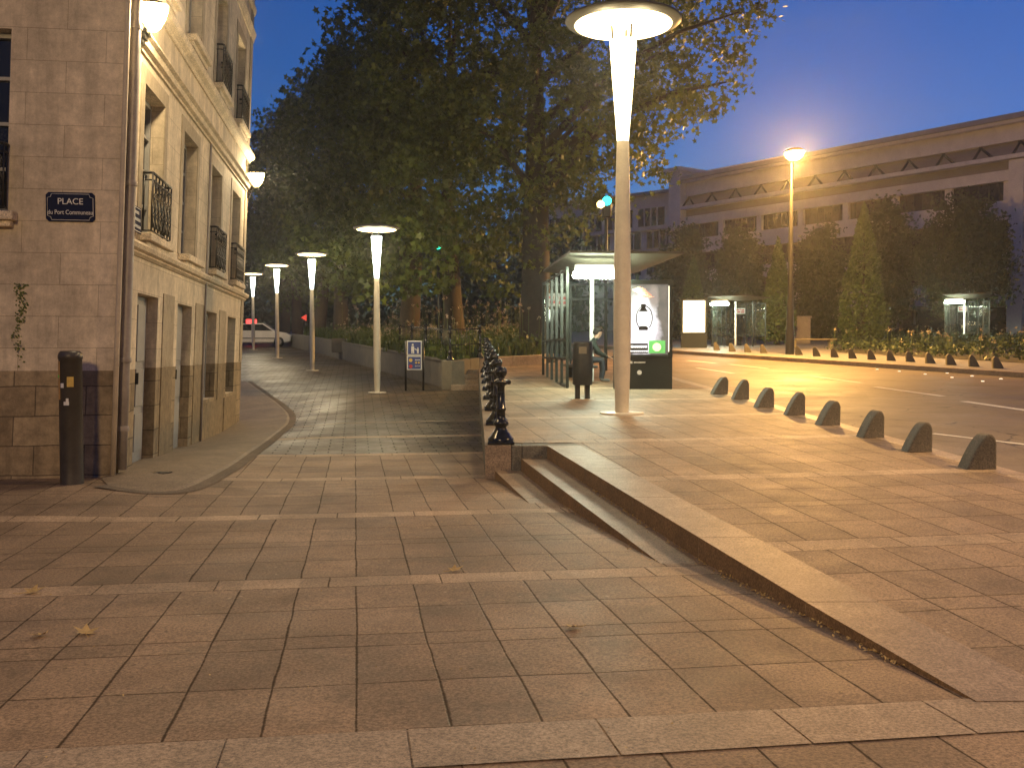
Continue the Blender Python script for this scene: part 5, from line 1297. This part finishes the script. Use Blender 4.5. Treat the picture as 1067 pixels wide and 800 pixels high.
# parked motorbikes behind the far bed
mb = None
for (u, v, lb) in ((935, 352, 'dark motorbike parked behind the far bed beside the small disc lamp'), (985, 353, 'dark motorbike parked in front of the farthest shelter'), (1008, 354, 'dark motorbike at the right end of the farthest shelter')):
    p = onplat(u, v); p.y -= 2
    if mb is None:
        mb = t = empty('motorbike', (0, 0, 0), 0, lb, 'motorbike', 'motorbikes behind the far bed')
        for y in (-.68, .68):
            b = MB(); b.lathe([(.24, -.05), (.31, -.05), (.33, 0), (.31, .05), (.24, .05), (.04, .04), (.04, -.04), (.24, -.05)], n=18); w = b.build('wheel', M['rubber'], t); w.rotation_euler = (0, PI / 2, 0); w.location = (0, y, .32)
        b = MB(); b.prism([(-.13, y, z) for y, z in ((-.55, .45), (-.4, .3), (.35, .3), (.5, .6), (.45, .95), (.2, .98), (-.05, .78), (-.6, .85), (-.75, .78))], (.26, 0, 0)); b.build('body', M['gloss'], t, bevel=.06, fix=True)
        b = MB(); b.tube([(-.33, .42, 1.08), (0, .5, 1.02), (.33, .42, 1.08)], .02, 6); b.tube([(0, .5, 1.0), (0, .68, .35)], .035, 6); b.build('handlebar', M['darkmetal'], t)
        b = MB(); b.prism([(-.14, y, z) for y, z in ((-.78, .82), (.0, .80), (.0, .87), (-.4, .90), (-.78, .95))], (.28, 0, 0)); b.build('seat', M['rubber'], t, bevel=.03, fix=True)
        b = MB(); b.lathe([(.0, -.09), (.08, -.05), (.09, .02), (.0, .05)], (0, .58, .92), 10); b.build('headlight', M['zinc'], t); o = t
    else: o = copy_tree(mb)
    o.location = (p.x, p.y, plat(p.y) + .01); o.rotation_euler = (0, 0, 2.0 + RL.uniform(-.5, .5)); o['label'] = lb
# bench and box across the road
p = onplat(846, 363); b = MB(); b.box(-1.1, 1.1, -.22, .22, .38, .45); b.box(-.95, -.8, -.18, .18, 0, .38); b.box(.8, .95, -.18, .18, 0, .38); o = b.build('stone_bench', M['conc'], bevel=.02); o.location = p; o.rotation_euler = (0, 0, .1); tag(o, 'low stone bench behind the tall orange street light', 'bench')
p = onplat(852, 360); b = MB(); b.box(-.45, .45, -.3, .3, 0, 1.35); b.box(-.5, .5, -.35, .35, 1.351, 1.45); o = b.build('utility_box', M['zinc'], bevel=.02); o.location = (p.x, p.y + 3, plat(p.y + 3)); tag(o, 'grey utility cabinet under the dark trees right of the orange street light', 'cabinet')
# ================================================================== SKY, LIGHT, CAMERA
w = bpy.data.worlds.new('World'); sc.world = w; w.use_nodes = True; nt = w.node_tree; bg = nt.nodes['Background']
sky = nt.nodes.new('ShaderNodeTexSky'); sky.sky_type = 'NISHITA'; sky.sun_disc = False; sky.sun_elevation = rad(SUNEL); sky.sun_rotation = rad(SUNROT); sky.altitude = 50; sky.air_density = 1.0; sky.dust_density = .8; sky.ozone_density = 5.0
tc = nt.nodes.new('ShaderNodeTexCoord'); mp = nt.nodes.new('ShaderNodeMapping'); mp.inputs['Scale'].default_value = (2.2, 2.2, 9); mp.inputs['Rotation'].default_value = (.25, .3, .4); nt.links.new(tc.outputs['Generated'], mp.inputs[0])
nz = nt.nodes.new('ShaderNodeTexNoise'); nz.inputs['Scale'].default_value = 1.6; nz.inputs['Detail'].default_value = 7; nz.inputs['Roughness'].default_value = .62; nt.links.new(mp.outputs[0], nz.inputs['Vector'])
mr = nt.nodes.new('ShaderNodeMapRange'); mr.inputs[1].default_value = .53; mr.inputs[2].default_value = .78; mr.inputs[4].default_value = .22; nt.links.new(nz.outputs['Fac'], mr.inputs[0])
mx = nt.nodes.new('ShaderNodeMix'); mx.data_type = 'RGBA'; nt.links.new(mr.outputs[0], mx.inputs[0]); nt.links.new(sky.outputs[0], mx.inputs[6]); mx.inputs[7].default_value = (.34, .27, .40, 1)
tn = nt.nodes.new('ShaderNodeMix'); tn.data_type = 'RGBA'; tn.blend_type = 'MULTIPLY'; tn.inputs[0].default_value = 1; nt.links.new(mx.outputs[2], tn.inputs[6]); tn.inputs[7].default_value = (.84, 1.12, 1.0, 1)
nt.links.new(tn.outputs[2], bg.inputs[0]); bg.inputs[1].default_value = SKYST
l = bpy.data.lights.new('sun', 'SUN'); l.energy = .01; l.angle = rad(12); l.color = (1, .9, .8)
o = bpy.data.objects.new('sun', l); C.objects.link(o); o.rotation_euler = (rad(88), 0, rad(-70))
cam = bpy.data.cameras.new('camera'); co = bpy.data.objects.new('camera', cam); C.objects.link(co); sc.camera = co
cam.sensor_width = 36; cam.lens = F / 1067 * 36; cam.clip_end = 4000; cam.clip_start = .05
co.location = (0, 0, HC); co.rotation_euler = (PI / 2 - PIT, 0, 0)
sc.view_settings.view_transform = 'Standard'; sc.view_settings.look = 'None'; sc.view_settings.exposure = EXPO; sc.view_settings.gamma = 1
sc.cycles.use_denoising = True
try: sc.cycles.denoiser = 'OPENIMAGEDENOISE'
except Exception: pass
sc.cycles.max_bounces = 5; sc.cycles.diffuse_bounces = 3; sc.cycles.glossy_bounces = 2; sc.cycles.transparent_max_bounces = 12; sc.cycles.transmission_bounces = 3
sc.cycles.caustics_reflective = False; sc.cycles.caustics_refractive = False; sc.cycles.sample_clamp_indirect = 4; sc.cycles.use_light_tree = True
if HAZE > 0:
    b = MB(); b.box(-130, 130, -40, 112, -2.8, 44); o = b.build('haze', [])  # thin volume added to give the lamps soft halos
    hm = bpy.data.materials.new('lamp glow haze'); hm.use_nodes = True; t = hm.node_tree; t.nodes.remove(t.nodes['Principled BSDF'])
    pv = t.nodes.new('ShaderNodeVolumePrincipled'); pv.inputs['Color'].default_value = (.85, .87, .9, 1); pv.inputs['Density'].default_value = HAZE; pv.inputs['Anisotropy'].default_value = .82
    t.links.new(pv.outputs[0], t.nodes['Material Output'].inputs['Volume']); o.data.materials.append(hm); o['kind'] = 'stuff'
